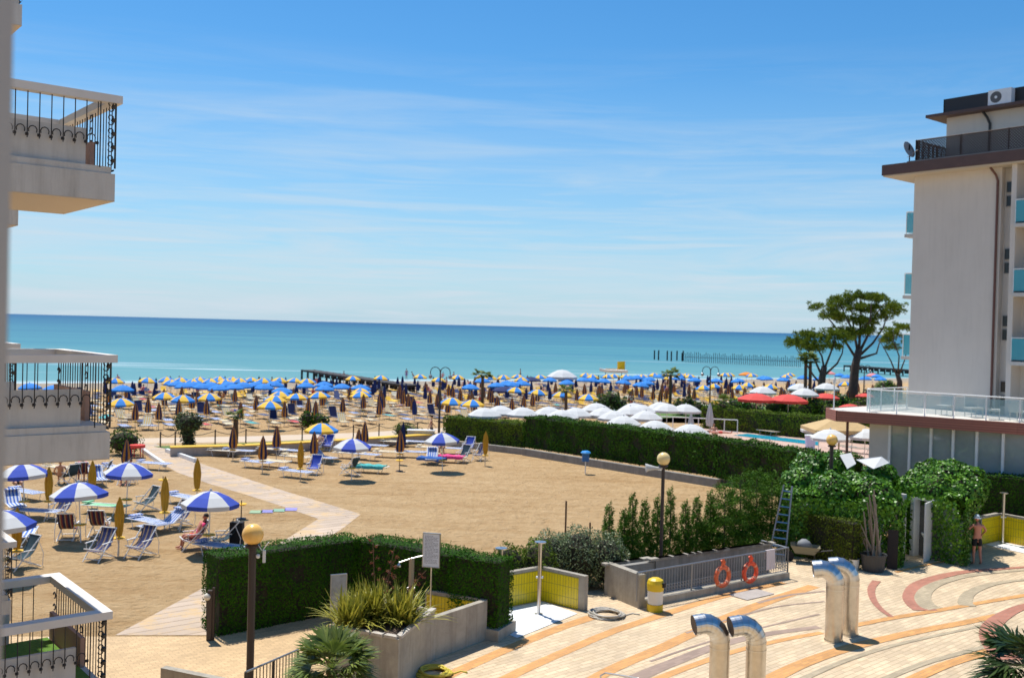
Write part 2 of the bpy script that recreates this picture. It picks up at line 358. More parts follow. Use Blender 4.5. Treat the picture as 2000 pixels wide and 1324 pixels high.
def sea_material():
    m = mat('sea_water', (.03, .2, .3), .45, spec=.12); t = m.node_tree; p = t.nodes['Principled BSDF']; tcn = N(t, 'ShaderNodeTexCoord')
    dt = N(t, 'ShaderNodeVectorMath', operation='DOT_PRODUCT'); t.links.new(tcn.outputs['Object'], dt.inputs[0]); dt.inputs[1].default_value = (SN.x, SN.y, 0)
    lg = math_n(t, 'LOGARITHM', math_n(t, 'MAXIMUM', math_n(t, 'SUBTRACT', dt.outputs['Value'], 122.0), 1.0), 10.0)
    cr = N(t, 'ShaderNodeValToRGB'); mr = N(t, 'ShaderNodeMapRange'); t.links.new(lg, mr.inputs[0]); mr.inputs[1].default_value = 1.2; mr.inputs[2].default_value = 4.2
    mp = N(t, 'ShaderNodeMapping'); mp.inputs['Scale'].default_value = (.004, .02, 1); mp.inputs['Rotation'].default_value = (0, 0, R(-12)); t.links.new(tcn.outputs['Object'], mp.inputs[0])
    no = N(t, 'ShaderNodeTexNoise'); no.inputs['Scale'].default_value = 1; no.inputs['Detail'].default_value = 7; t.links.new(mp.outputs[0], no.inputs['Vector'])
    x = math_n(t, 'ADD', mr.outputs[0], math_n(t, 'MULTIPLY', math_n(t, 'SUBTRACT', no.outputs[0], .5), .5), True)
    t.links.new(x, cr.inputs[0]); e = cr.color_ramp.elements
    e[0].position = 0; e[0].color = (.13, .30, .31, 1); e[1].position = 1; e[1].color = (.010, .085, .19, 1)
    for ps, c in ((.18, (.105, .275, .29, 1)), (.38, (.060, .22, .265, 1)), (.62, (.028, .142, .220, 1)), (.8, (.012, .092, .19, 1))):
        q = cr.color_ramp.elements.new(ps); q.color = c
    # thin lines of foam parallel to the shore
    mp2 = N(t, 'ShaderNodeMapping'); mp2.inputs['Rotation'].default_value = (0, 0, R(-29.5)); mp2.inputs['Scale'].default_value = (.006, .045, 1)
    mp2.vector_type = 'POINT'; t.links.new(tcn.outputs['Object'], mp2.inputs[0])
    n2 = N(t, 'ShaderNodeTexNoise'); n2.inputs['Scale'].default_value = 1; n2.inputs['Detail'].default_value = 6; n2.inputs['Roughness'].default_value = .6; t.links.new(mp2.outputs[0], n2.inputs['Vector'])
    fm = N(t, 'ShaderNodeMapRange'); fm.inputs[1].default_value = .59; fm.inputs[2].default_value = .67; t.links.new(n2.outputs[0], fm.inputs[0])
    near = N(t, 'ShaderNodeMapRange'); t.links.new(dt.outputs['Value'], near.inputs[0]); near.inputs[1].default_value = 300; near.inputs[2].default_value = 150; near.inputs[4].default_value = .85
    fo = math_n(t, 'MULTIPLY', fm.outputs[0], near.outputs[0])
    # surf where the water meets the sand
    su = N(t, 'ShaderNodeMapRange'); t.links.new(math_n(t, 'ADD', dt.outputs['Value'], math_n(t, 'MULTIPLY', no.outputs[0], 9.0)), su.inputs[0]); su.inputs[1].default_value = 152; su.inputs[2].default_value = 146
    fo = math_n(t, 'MAXIMUM', fo, math_n(t, 'MULTIPLY', su.outputs[0], .7))
    mi = N(t, 'ShaderNodeMix', data_type='RGBA'); t.links.new(fo, mi.inputs[0]); t.links.new(cr.outputs[0], mi.inputs[6]); mi.inputs[7].default_value = (.62, .68, .68, 1)
    t.links.new(mi.outputs[2], p.inputs['Base Color'])
    mp3 = N(t, 'ShaderNodeMapping'); mp3.inputs['Rotation'].default_value = (0, 0, R(-29.5)); mp3.inputs['Scale'].default_value = (.12, .5, 1); t.links.new(tcn.outputs['Object'], mp3.inputs[0])
    n3 = N(t, 'ShaderNodeTexNoise'); n3.inputs['Scale'].default_value = 1; n3.inputs['Detail'].default_value = 5; t.links.new(mp3.outputs[0], n3.inputs['Vector'])
    bp = N(t, 'ShaderNodeBump'); bp.inputs['Strength'].default_value = .5; bp.inputs['Distance'].default_value = .5; t.links.new(n3.outputs[0], bp.inputs['Height']); t.links.new(bp.outputs[0], p.inputs['Normal'])
    return m
def build_sea():
    b = MB()
    for d in (134, 600, 40000):
        for s in (-40000, -800, 800, 40000):
            p = SN * d + SS * s; b.v.append((p.x, p.y, -0.9))
    for i in range(2):
        for j in range(3): b.f.append((i * 4 + j, i * 4 + j + 1, (i + 1) * 4 + j + 1, (i + 1) * 4 + j)); b.m.append(0)
    struct(b.build('sea', sea_material()))
build_sea()
def sheet(name, pix, z, m, world=False):
    pts = [tuple(p)[:2] for p in pix] if world else [tuple(U(*p))[:2] for p in pix]
    b = MB(); n = len(pts); a = sum(pts[i][0] * pts[(i + 1) % n][1] - pts[(i + 1) % n][0] * pts[i][1] for i in range(n))
    if a < 0: pts = pts[::-1]
    bmx = bmesh.new(); vs = [bmx.verts.new((p[0], p[1], z)) for p in pts]; f = bmx.faces.new(vs); bmesh.ops.triangulate(bmx, faces=[f])
    me = bpy.data.meshes.new(name); bmx.to_mesh(me); bmx.free(); me.materials.append(m)
    o = bpy.data.objects.new(name, me); col.objects.link(o); return struct(o)
TILE = grid_mat('cream_pavers', (.62, .475, .305), (.44, .33, .20), .40, .155, .013, rot=R(-42), rough=.7, nscale=.6, var=.12, stain=.22, drift=.18)
TANP = grid_mat('ochre_pavers', (.58, .40, .21), (.42, .28, .15), .22, .11, .009, rot=R(-35), rough=.75, nscale=.5, stain=.15, drift=.35)
BOARD = grid_mat('walkway_slabs', (.50, .39, .29), (.33, .24, .17), 40, .42, .03, rot=R(-38), rough=.85, nscale=.5, var=.1, stain=.15, drift=.9)
# plaza
sheet('pavement', [(215, 1400), (640, 1400), (640, 1216), (690, 1192), (424, 1243), (215, 1243), (-200, 1243), (-200, 1400)], .008, TANP)
plaza = [(640, 1500), (760, 1290), (870, 1245), (950, 1215), (985, 1180), (1060, 1168), (1180, 1150), (1484, 1100), (1560, 1060), (1700, 1060), (1920, 1040), (2100, 1040), (2500, 1060), (2500, 1500)]
sheet('paved_plaza', plaza, .012, TILE)
sheet('foreground_pavement', [(U(640, 1499).x, U(640, 1499).y), (U(-200, 1400).x, U(-200, 1400).y), (-9, 9), (-9, -8), (25, -8), (25, 19)], .010, TANP, world=True)
def smooth_path(px, k=6, z=0):
    P = [U(*p) for p in px]; out_ = []
    P = [P[0] * 2 - P[1]] + P + [P[-1] * 2 - P[-2]]
    for i in range(1, len(P) - 2):
        for j in range(k):
            t = j / k; a, b_, c, d = P[i - 1], P[i], P[i + 1], P[i + 2]
            out_.append(.5 * ((2 * b_) + (c - a) * t + (2 * a - 5 * b_ + 4 * c - d) * t * t + (3 * b_ - a - 3 * c + d) * t ** 3))
    out_.append(P[-2]); return out_
def band(name, px, w0, w1, z, m):
    pth = smooth_path(px); n = len(pth); b = MB()
    for i, p in enumerate(pth):
        t = (pth[min(i + 1, n - 1)] - pth[max(i - 1, 0)]).normalized(); s = Vector((-t.y, t.x, 0)); w = (w0 + (w1 - w0) * i / (n - 1)) / 2 * 1.22
        for q in (p + s * w, p - s * w): b.v.append((q.x, q.y, z))
    for i in range(n - 1): b.f.append((2 * i, 2 * i + 1, 2 * i + 3, 2 * i + 2)); b.m.append(0)
    me_o = b.build(name, m); return struct(me_o)
OR = grid_mat('orange_pavers', (.62, .31, .10), (.45, .25, .12), .3, .11, .008, rot=R(-42), rough=.7)
RD = grid_mat('red_pavers', (.42, .17, .11), (.35, .2, .14), .3, .11, .008, rot=R(-42), rough=.7)
PU = grid_mat('mauve_pavers', (.34, .24, .18), (.3, .22, .17), .3, .11, .008, rot=R(-42), rough=.7)
GY = grid_mat('khaki_pavers', (.42, .34, .22), (.34, .27, .18), .3, .11, .008, rot=R(-42), rough=.7)
zz = .017
for nm, px, w0, w1, m in [
    ('orange_paver_band', [(820, 1345), (905, 1306), (1000, 1264), (1090, 1228), (1155, 1206)], .26, .30, OR),
    ('orange_paver_band', [(930, 1355), (1020, 1310), (1110, 1270), (1190, 1236), (1260, 1212), (1400, 1168), (1530, 1138)], .26, .26, OR),
    ('orange_paver_band', [(1120, 1350), (1200, 1305), (1300, 1262), (1400, 1215), (1500, 1175), (1590, 1145)], .28, .34, OR),
    ('mauve_paver_band', [(1230, 1330), (1300, 1300), (1400, 1262), (1490, 1240), (1600, 1225)], .34, .20, PU),
    ('orange_paver_band', [(1270, 1332), (1340, 1305), (1430, 1274), (1530, 1250), (1605, 1236)], .20, .16, OR),
    ('mauve_paver_band', [(1270, 1292), (1380, 1255), (1480, 1228), (1600, 1200)], .07, .07, PU),
    ('mauve_paver_band', [(1340, 1237), (1440, 1205), (1520, 1185), (1610, 1175)], .07, .07, PU),
    ('mauve_paver_band', [(1480, 1178), (1540, 1163), (1610, 1155)], .12, .10, PU),
    ('orange_paver_band', [(1490, 1335), (1560, 1300), (1640, 1271), (1720, 1250), (1800, 1232), (1880, 1217), (1950, 1202)], .34, .24, OR),
    ('khaki_paver_band', [(1560, 1330), (1640, 1295), (1720, 1268), (1800, 1248), (1930, 1220)], .16, .10, GY),
    ('orange_paver_band', [(1670, 1222), (1740, 1208), (1830, 1193), (1920, 1177), (2020, 1160)], .20, .20, OR),
    ('khaki_paver_band', [(1720, 1330), (1800, 1298), (1880, 1275), (1945, 1258)], .16, .16, GY),
    ('orange_paver_band', [(1755, 1340), (1840, 1302), (1900, 1282), (1948, 1268)], .26, .26, OR),
    ('red_paver_arc', [(1712, 1135), (1702, 1150), (1705, 1170), (1720, 1190), (1742, 1206)], .22, .12, RD),
    ('red_paver_arc', [(2030, 1106), (1950, 1112), (1880, 1118), (1825, 1130), (1792, 1145), (1782, 1165), (1790, 1180), (1808, 1193)], .14, .60, RD),
    ('khaki_paver_arc', [(2030, 1112), (1950, 1118), (1885, 1126), (1840, 1137), (1812, 1151), (1802, 1168), (1812, 1184), (1828, 1190)], .12, .50, GY),
    ('khaki_paver_arc', [(2030, 1131), (1970, 1136), (1925, 1145), (1893, 1160), (1885, 1176), (1890, 1184)], .12, .40, GY),
    ('red_paver_arc', [(2060, 1172), (2000, 1185), (1962, 1202), (1938, 1222), (1935, 1245), (1950, 1270), (1975, 1290)], .22, .60, RD),
    ('orange_paver_band', [(1750, 1118), (1800, 1106), (1850, 1096)], .12, .12, OR)]:
    zz += .0006; band(nm, px, w0, w1, zz, m)
# walkways over the sand
sheet('beach_walkway', [(258, 866), (300, 864), (330, 880), (395, 906), (480, 934), (560, 960), (640, 984), (705, 1004), (672, 1030), (640, 1050), (520, 1118), (430, 1178), (415, 1240), (225, 1240), (330, 1184), (430, 1130), (560, 1052), (622, 1013), (540, 985), (480, 966), (410, 945), (345, 922), (300, 895)], .006, BOARD)
PROM = mat('pale_promenade', (.55, .46, .37), .9, c2=(.58, .43, .27), scale=.5, detail=9)
sheet('promenade', [(120, 868), (270, 866), (480, 863), (700, 855), (820, 847), (1010, 836), (1010, 828), (820, 838), (700, 845), (480, 852), (270, 856), (120, 858)], .005, PROM)
GRASS = mat('lawn', (.07, .14, .02), .9, c2=(.12, .20, .035), scale=6, bump=.5)
sheet('lawn_strip', [(300, 872), (480, 865), (620, 859), (720, 855), (820, 849), (820, 851), (720, 857.5), (600, 864), (480, 869.5), (330, 877)], .02, GRASS)
# pool terrace
DECK = grid_mat('pink_deck_tiles', (.55, .36, .27), (.5, .42, .35), .5, .5, .02, rot=R(30), rough=.7)
sheet('pool_deck', [(1130, 845), (1380, 835), (1600, 850), (1900, 870), (1900, 960), (1640, 960), (1400, 900), (1200, 866)], .006, DECK)
WATER = mat('pool_water', (.03, .45, .62), .1, var=.1)
sheet('pool_water', [(1432, 850), (1460, 847), (1600, 863), (1598, 870), (1530, 862)], .02, WATER)
sheet('pool_garden_lawn', [(1150, 800), (1380, 790), (1700, 800), (2000, 810), (2000, 850), (1560, 832), (1380, 812), (1180, 822)], .004, GRASS)

# ================================================================== WALLS
def frame_thing(name, label, cat, P, Q, group=None):
    """thing with local x from ground point P to Q"""
    d = Q - P; rz = math.atan2(d.y, d.x); t = thing(name, label, cat, P, rz, group); return t, d.length
YT = grid_mat('yellow_tiles', (.76, .58, .012), (.30, .25, .03), .10, .30, .008, plane='xz', rough=.25, offset=0, var=.05, stain=.06, spec=.5)
def tiled_wall(label, P, Q, h=1.0, side=-1, th=.16, tiles=True, t0=.05, t1=.05, name='concrete_wall'):
    t, L = frame_thing(name, label, 'wall', P, Q)
    MB().bx(0, L, 0 if side < 0 else -th, th if side < 0 else 0, 0, h).build('wall_slab', CONC, t)
    if tiles:
        y = -.012 if side < 0 else .012
        MB().bx(t0, L - t1, min(y, 0.001 * side), max(y, 0.001 * side), .02, h - .09).build('tile_panel', YT, t)
    return t
c = U(950, 1250); tiled_wall('concrete wall of the near shower, plain grey side toward the viewer, beside the planter', U(787, 1312), c, 1.02, side=-1, tiles=False)
t_ = tiled_wall('short shower wall with yellow tiles behind the plain concrete wall, by the white notice board', U(829, 1226), U(948, 1247) , 1.0, side=-1, t1=.0)
sheet('shower_floor', [(985, 1237), (1010, 1247), (1128, 1199), (1058, 1175), (985, 1190)], .026, mat('white_floor', (.75, .76, .76), .6, var=.05))
tiled_wall('left yellow tiled wall of the middle shower, next to the square hedge end', U(985, 1187), U(1056, 1173), 1.0, side=-1, t1=.02)
tiled_wall('right yellow tiled wall of the middle shower, in front of the silvery bush', U(1056, 1173), U(1141, 1194), 1.0, side=-1, t0=.02, t1=.22)
tiled_wall('yellow tiled wall end beside the ivy hut, left of the far shower', U(1915, 1064), U(1950, 1056), 1.1, side=-1, t1=.02)
tiled_wall('long yellow tiled wall at the right edge behind the far shower', U(1950, 1056), U(2080, 1082), 1.1, side=-1, t0=.02)
sheet('far_shower_floor', [(1925, 1064), (1950, 1058), (2080, 1084), (2070, 1096), (1940, 1068)], .026, MATS['white_floor'])
# low wall with yellow top
YTOP = mat('yellow_coping', (.72, .44, .03), .7, var=.1)
GREYW = mat('grey_render', (.42, .37, .33), .9, streak=.4, var=.12, scale=2)
lw = thing('low_wall', 'long low grey wall with a yellow top between the sand garden and the promenade', 'wall', U(333, 892))
b = MB(); b2 = MB(); pp = [U(333, 892), U(480, 888), U(600, 881), U(720, 873), U(862, 863)]
for i in range(4):
    P, Q = pp[i], pp[i + 1]; d = (Q - P).normalized(); s = Vector((-d.y, d.x, 0))
    b.prism([(P + s * 0)[:2], (Q + s * 0)[:2], (Q + s * .45)[:2], (P + s * .45)[:2]], 0, .50)
    b2.prism([(P - s * .03)[:2], (Q - s * .03)[:2], (Q + s * .75)[:2], (P + s * .75)[:2]], .503, .56)
b.build('wall_slab', GREYW, lw, origin=lw.location); b2.build('coping', YTOP, lw, origin=lw.location)
for (pa, pb, lab) in (((322, 883), (378, 903), 'white kerb on the right side of the beach walkway'), ((272, 880), (318, 912), 'white kerb on the left side of the beach walkway')):
    t, L = frame_thing('kerb', lab, 'kerb', U(*pa), U(*pb)); MB().bx(0, L, 0, .18, 0, .22).build('kerb_stone', WHITE, t)
# pit with railing
PA, PB, PC, PD = U(1247, 1189), U(1542, 1131), U(1486, 1113), U(1180, 1161)
pit = thing('ramp_enclosure', 'grey concrete enclosure round the ramp, with a metal railing along its front', 'enclosure', PA)
def seg(b, P, Q, th, z0, z1, side=1):
    d = (Q - P).normalized(); s = Vector((-d.y, d.x, 0)) * side
    b.prism([P[:2], Q[:2], (Q + s * th)[:2], (P + s * th)[:2]], z0, z1)
b = MB(); seg(b, PD, PA, .22, 0, .98, 1); b.build('side_wall', CONC, pit, origin=PA)
b = MB(); n = 14
E1 = PD.lerp(PC, .24); d_ = (PA - PD).normalized()
seg(b, PD + d_ * .225, E1 + d_ * .225, .22, 0, .92, -1); seg(b, E1 + d_ * .5, PC + d_ * .4, .22, 0, .97, 1); b.build('back_wall', CONCD, pit, origin=PA)
b = MB()
for i in range(22):
    p = PD.lerp(PC, .02 + .96 * i / 21) + d_ * (.12 if i < 5 else .42); b.box((p.x, p.y, (.955 if i < 5 else 1.0)), (.5 + .25 * random.random(), .2, .07), math.atan2((PC - PD).y, (PC - PD).x))
b.build('coping_stones', CONC, pit, origin=PA)
b = MB(); seg(b, PA + Vector((.05, .01, 0)), PB, .25, 0, .22, 1); b.build('plinth', CONC, pit, origin=PA)
sheet('ramp_floor', [U(1262, 1180)[:2], U(1530, 1128)[:2], U(1490, 1113)[:2], U(1195, 1155)[:2]], .02, CONCD, world=True)
def railing_run(parent, P, Q, h0, h1, org, sp=.115, curls=True, mtl=GALV, posts=3):
    L = (Q - P).length; d = (Q - P) / L
    b = MB(); b.tube([P + Vector((0, 0, h1)), Q + Vector((0, 0, h1))], .024); b.build('handrail', mtl, parent, origin=org)
    MB().tube([P + Vector((0, 0, h0 + .06)), Q + Vector((0, 0, h0 + .06))], .014).build('lower_rail', mtl, parent, origin=org)
    for i in range(posts + 1):
        p = P.lerp(Q, i / posts); MB().tube([p + Vector((0, 0, h0 - .02)), p + Vector((0, 0, h1))], .028).build('post', mtl, parent, origin=org)
    b = MB(); k = int(L / sp)
    for i in range(1, k):
        p = P.lerp(Q, i / k); b.tube([p + Vector((0, 0, h0 + .06)), p + Vector((0, 0, h1 - .02))], .009, n=5)
    if curls:
        for i in range(k):
            p = P.lerp(Q, (i + .5) / k)
            for zc in (.17, .27):
                b.tube([p + d * (.045 * math.cos(a)) + Vector((0, 0, h0 + zc + .045 * math.sin(a))) for a in np.linspace(0, 5.2, 8)], .008, n=4)
    b.build('baluster', mtl, parent, origin=org)
off = (PC - PB).normalized() * .1
railing_run(pit, PA + off, PB + off, .22, 1.02, PA)
railing_run(pit, PB + off, PC, .2, 1.0, PA, posts=1)
# planter and near concrete
pl = thing('planter', 'tall grey concrete planter holding the yellow-green spiky plants', 'planter', U(778, 1357))
Q0, Q1 = U(776, 1357), U(642, 1331); Q2, Q3 = Q1 + Vector((.9, 2.6, 0)), Q0 + Vector((.6, 2.3, 0))
b = MB(); b.prism([Q0[:2], Q1[:2], Q2[:2], Q3[:2]], 0, 1.2); b.build('planter_box', CONC, pl, origin=pl.location)
b = MB(); ctr = (Q0 + Q1 + Q2 + Q3) / 4
b.prism([(ctr + (q - ctr) * .88)[:2] for q in (Q0, Q1, Q2, Q3)], 1.2, 1.23); b.build('soil', mat('soil', (.07, .045, .03), .95, var=.3, scale=8), pl, origin=pl.location)
b = MB()
for a_, b_ in ((Q0, Q1), (Q1, Q2), (Q3, Q0)):
    k = max(2, int((b_ - a_).length / .3))
    for i in range(k):
        p = a_.lerp(b_, (i + .5) / k) * .97 + ctr * .03
        b.box((p.x, p.y, 1.235), (.27 + .03 * random.random(), .14, .06), math.atan2((b_ - a_).y, (b_ - a_).x) + random.uniform(-.05, .05))
b.build('edge_stones', mat('pale_stone', (.5, .45, .38), .9, var=.15, scale=6), pl, origin=pl.location)
LOWW = mat('ochre_wall', (.34, .2, .11), .8, var=.1)
tiled_wall('low brown wall with a pale top at the bottom edge, left of the railing', U(312, 1392), U(452, 1424), .92, tiles=False, name='brown_wall')['label']
rl = thing('stair_railing', 'dark metal stair railing slanting up behind the fan palm at the bottom edge', 'railing', U(475, 1430))
Pa, Pb = V(480, 1312, 18.5), V(582, 1268, 21.0)
b = MB(); b.tube([Pa, Pb], .022); b.build('handrail', GALV, rl, origin=rl.location); MB().tube([Pa - Vector((0, 0, .8)), Pb - Vector((0, 0, .8))], .016).build('lower_rail', GALV, rl, origin=rl.location)
b = MB()
for i in range(17): p = Pa.lerp(Pb, i / 16); b.tube([p - Vector((0, 0, .8)), p], .011, n=5)
b.build('baluster', DARK, rl, origin=rl.location)
for i in range(3): p = Pa.lerp(Pb, i / 2); MB().tube([(p.x, p.y, 0), tuple(p)], .03).build('post', DARK, rl, origin=rl.location)

# ================================================================== HEDGES AND LEAVES
L_HEDGE = leafmat('hedge_leaves', (.024, .075, .004), (.055, .145, .008), scale=.8, tr=.06, spec=.12, rough=.7)
L_HEDGE2 = leafmat('yew_leaves', (.022, .080, .004), (.050, .155, .007), scale=.8, tr=.05, spec=.1, rough=.75, island=.3)
L_LIME = leafmat('lime_leaves', (.075, .14, .010), (.13, .19, .015), scale=.8, tr=.1, spec=.12, rough=.7)
L_SILV = leafmat('silver_leaves', (.07, .12, .035), (.27, .33, .17), scale=5, island=.6)
L_THUJA = leafmat('thuja_leaves', (.045, .125, .009), (.09, .19, .016), scale=1.5, tr=.12, spec=.15, rough=.65)
L_IVY = leafmat('ivy_leaves', (.05, .16, .008), (.11, .26, .016), island=.55, rough=.40, scale=1.5, spec=.35, tr=.08)
L_PINE = leafmat('pine_needles', (.09, .145, .017), (.21, .27, .035), scale=.6, spec=.1, rough=.7)
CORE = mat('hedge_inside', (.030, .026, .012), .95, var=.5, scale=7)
def box_points(L, D, H, dens, bulge=.05):
    fs = [('f', L * H), ('b', L * H), ('t', L * D), ('l', D * H), ('r', D * H)]; P = []; Nn = []
    for k, ar in fs:
        n = max(4, int(ar * dens)); u = rng.uniform(0, 1, n); v = rng.uniform(0, 1, n); o = np.zeros(n); I = np.ones(n)
        if k == 'f': p = np.stack([u * L, o, v * H], 1); nn = [0, -1, 0]
        if k == 'b': p = np.stack([u * L, o + D, v * H], 1); nn = [0, 1, 0]
        if k == 't': p = np.stack([u * L, v * D, o + H], 1); nn = [0, 0, 1]
        if k == 'l': p = np.stack([o, u * D, v * H], 1); nn = [-1, 0, 0]
        if k == 'r': p = np.stack([o + L, u * D, v * H], 1); nn = [1, 0, 0]
        nn = np.tile(np.array(nn, float), (n, 1))
        lum = bulge * (np.sin(p[:, 0] * 2.3 + p[:, 2] * 1.7) + np.sin(p[:, 0] * 5.1 + 1.3 + p[:, 1] * 4) * .6 + np.sin(p[:, 2] * 6.0 + p[:, 0] * 1.1) * .5)
        p = p + nn * (lum + rng.normal(0, bulge * .6, n))[:, None]; P.append(p); Nn.append(nn)
    return np.concatenate(P), np.concatenate(Nn)
def hedge(label, P, Q, D, H, size=.09, dens=160, m=None, bulge=.05, z0=0, jit=.55):
    t, L = frame_thing('hedge', label, 'hedge', P, Q)
    p, nn = box_points(L, D, H - z0, dens, bulge); p[:, 2] += z0
    core = MB().bx(.08, L - .08, .08, D - .08, z0, H - .08)
    ns = int(L * D * 14); sx = rng.uniform(0, L, ns); sy = rng.uniform(0, D, ns); shoots = []
    for i in range(ns):
        hh = rng.uniform(.03, .13); 
        for j in range(4): shoots.append((sx[i] + rng.normal(0, .012), sy[i] + rng.normal(0, .012), H + hh * j / 3))
    sh = np.array(shoots); p = np.concatenate([p, sh]); nn = np.concatenate([nn, rng.normal(0, 1, sh.shape)])
    gap = (np.sin(p[:, 0] * 1.9 + p[:, 2] * 2.7) * np.sin(p[:, 0] * 3.3 - p[:, 2] * 1.1 + 2) > .62) & (p[:, 2] < H * .75) & (rng.uniform(0, 1, len(p)) < .75); p = p[~gap]; nn = nn[~gap]
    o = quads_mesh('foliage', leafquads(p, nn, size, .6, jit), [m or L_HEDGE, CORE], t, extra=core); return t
hedge('dark clipped hedge section on the left behind the near globe lamp', U(424, 1243), U(709, 1190), 1.0, 2.0, .052, 1000, L_HEDGE2, .022, jit=.3)
hedge('dark clipped hedge section behind the white notice board on a pole', U(690, 1193), U(884, 1234), 1.0, 2.0, .052, 1000, L_HEDGE2, .022, jit=.3)
hb = hedge('square end block of the dark hedge, beside the yellow middle shower', U(874, 1234), U(972, 1252), .85, 2.02, .052, 1000, L_HEDGE2, .025, z0=.3, jit=.3)
fb, Lb = frame_thing('planter_kerb', 'low concrete plinth under the square hedge end', 'planter', U(868, 1235), U(974, 1254)); MB().bx(0, Lb, -.04, 1.0, 0, .3).build('kerb_block', CONC, fb)
hedge('long tall dark hedge between the sand field and the pool, plinth at its foot', U(1022, 884), U(1395, 944), 1.6, 2.3, .10, 420, L_HEDGE, .06, z0=.35, jit=.35)
hedge('far right stretch of the tall pool hedge, just left of the first ivy hut', U(1395, 944), U(1640, 994), 1.6, 2.3, .10, 420, L_HEDGE, .07, z0=.3, jit=.35)
hedge('lower bright green hedge by the blue and white parasol, left of the tall hedge', U(866, 866), U(1022, 884), 1.5, 1.8, .10, 400, L_LIME, .05, z0=.3, jit=.35)
for a_, b_, h_, lb in (((858, 869), (1020, 888), .38, 'low concrete kerb under the bright green hedge'), ((1020, 889), (1400, 952), .42, 'grey concrete kerb under the long tall hedge')):
    t, L = frame_thing('garden_kerb', lb, 'kerb', U(*a_), U(*b_)); MB().bx(0, L, 0, .3, 0, h_).build('kerb_block', CONCD, t)
hedge('bright green hedge behind the pool deck below the red parasols', U(1370, 836), U(1700, 868), 1.6, 1.7, .13, 220, L_LIME, .06, jit=.4)
hedge('dark hedge at the right edge behind the far shower', U(1900, 1046), U(2080, 1066), .9, 2.5, .07, 500, L_HEDGE, .03, jit=.3)
hedge('small clipped yellowish hedge in front of the first ivy hut', U(1551, 1084), U(1664, 1114), .55, 1.62, .06, 700, leafmat('olive_hedge_leaves', (.055, .085, .008), (.10, .14, .012), spec=.1, rough=.7, tr=.08), .03, jit=.4)
def clump_leaves(cs, dens, size, asp=.5, jit=.8, shell=.75):
    P = []; Nn = []
    for (x, y, z, rx, ry, rz) in cs:
        n = int(dens * (rx * ry + rx * rz + ry * rz) * 4); v = rng.normal(0, 1, (n, 3)); v /= np.linalg.norm(v, axis=1)[:, None]
        r = shell + (1 - shell) * rng.uniform(0, 1, n) ** .7; lum = 1 + .12 * np.sin(v[:, 0] * 7 + x) * np.sin(v[:, 2] * 6 + y)
        P.append(v * (r * lum)[:, None] * np.array([rx, ry, rz]) + np.array([x, y, z])); Nn.append(v)
    return leafquads(np.concatenate(P), np.concatenate(Nn), size, asp, jit)
def blob_core(b, cs, k=.72, n=10):
    for (x, y, z, rx, ry, rz) in cs:
        prof = [(math.sin(math.pi * i / 6) * k, -math.cos(math.pi * i / 6) * k) for i in range(7)]
        v0 = len(b.v); b.lathe(prof, n)
        for i in range(v0, len(b.v)): v = b.v[i]; b.v[i] = (x + v[0] * rx, y + v[1] * ry, z + v[2] * rz)
def bush(label, loc, cs, m, dens=120, size=.1, cat='bush', name='bush', trunk=None, group=None, asp=.5):
    t = thing(name, label, cat, loc, 0, group); b = MB(); blob_core(b, cs)
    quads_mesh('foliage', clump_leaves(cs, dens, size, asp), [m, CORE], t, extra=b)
    if trunk: MB().tube(trunk[0], trunk[1]).build('trunk', mat('bark', (.10, .075, .055), .95, var=.3, scale=6), t)
    return t
BARK = mat('bark', (.10, .075, .055), .95, var=.3, scale=6)
bush('round leafy shrub with a short stem by the promenade, left of the small palm', U(366, 874), [(0, 0, 1.5, .85, .85, .75), (-.5, .2, 1.7, .5, .5, .45), (.5, 0, 1.6, .5, .5, .5), (0, 0, .75, .5, .5, .6), (.1, 0, .3, .45, .45, .35)], leafmat('shrub_leaves', (.035, .075, .02), (.08, .13, .03)), 60, .16, trunk=([(0, 0, 0), (0, 0, 1.2)], .08))
bush('dark clipped ball bush beside the red table under the middle balcony', U(242, 888), [(0, 0, .75, 1.15, 1.0, .8)], L_HEDGE, 60, .15)
bush('yellowish green bush behind the square hedge block', U(1012, 1166), [(-.3, 0, .85, .65, .6, .8), (.55, .2, .9, .6, .6, .85), (0, .6, .6, .9, .7, .7)], L_LIME, 350, .07)
bush('silvery flowering bush behind the yellow tiled shower', U(1118, 1148), [(-.75, 0, .85, .8, .7, .95), (.2, .1, .95, .8, .75, 1.0), (1.0, 0, .85, .7, .7, .95), (0, .9, .7, 1.1, .7, .9)], L_SILV, 380, .07)
bush('low round green bush by the promenade, beside the tall blue closed parasol', U(790, 856), [(0, 0, .55, .9, .8, .6), (.8, 0, .4, .6, .6, .45)], L_LIME, 60, .15)
bush('dark leafy shrub on the beach behind the yellow and blue parasol near the promenade', UB(612, 838), [(-.5, 0, .7, .6, .6, .7), (.5, 0, .6, .7, .6, .6)], L_HEDGE, 60, .2)
bush('broad green shrub behind the white parasols, in front of the closed brown parasols', UB(1192, 806), [(-.8, 0, .9, 1.1, .9, .9), (.9, 0, .8, 1.0, .8, .8), (0, 0, 1.3, .9, .8, .8)], leafmat('bright_shrub', (.06, .12, .02), (.10, .18, .03)), 40, .22)
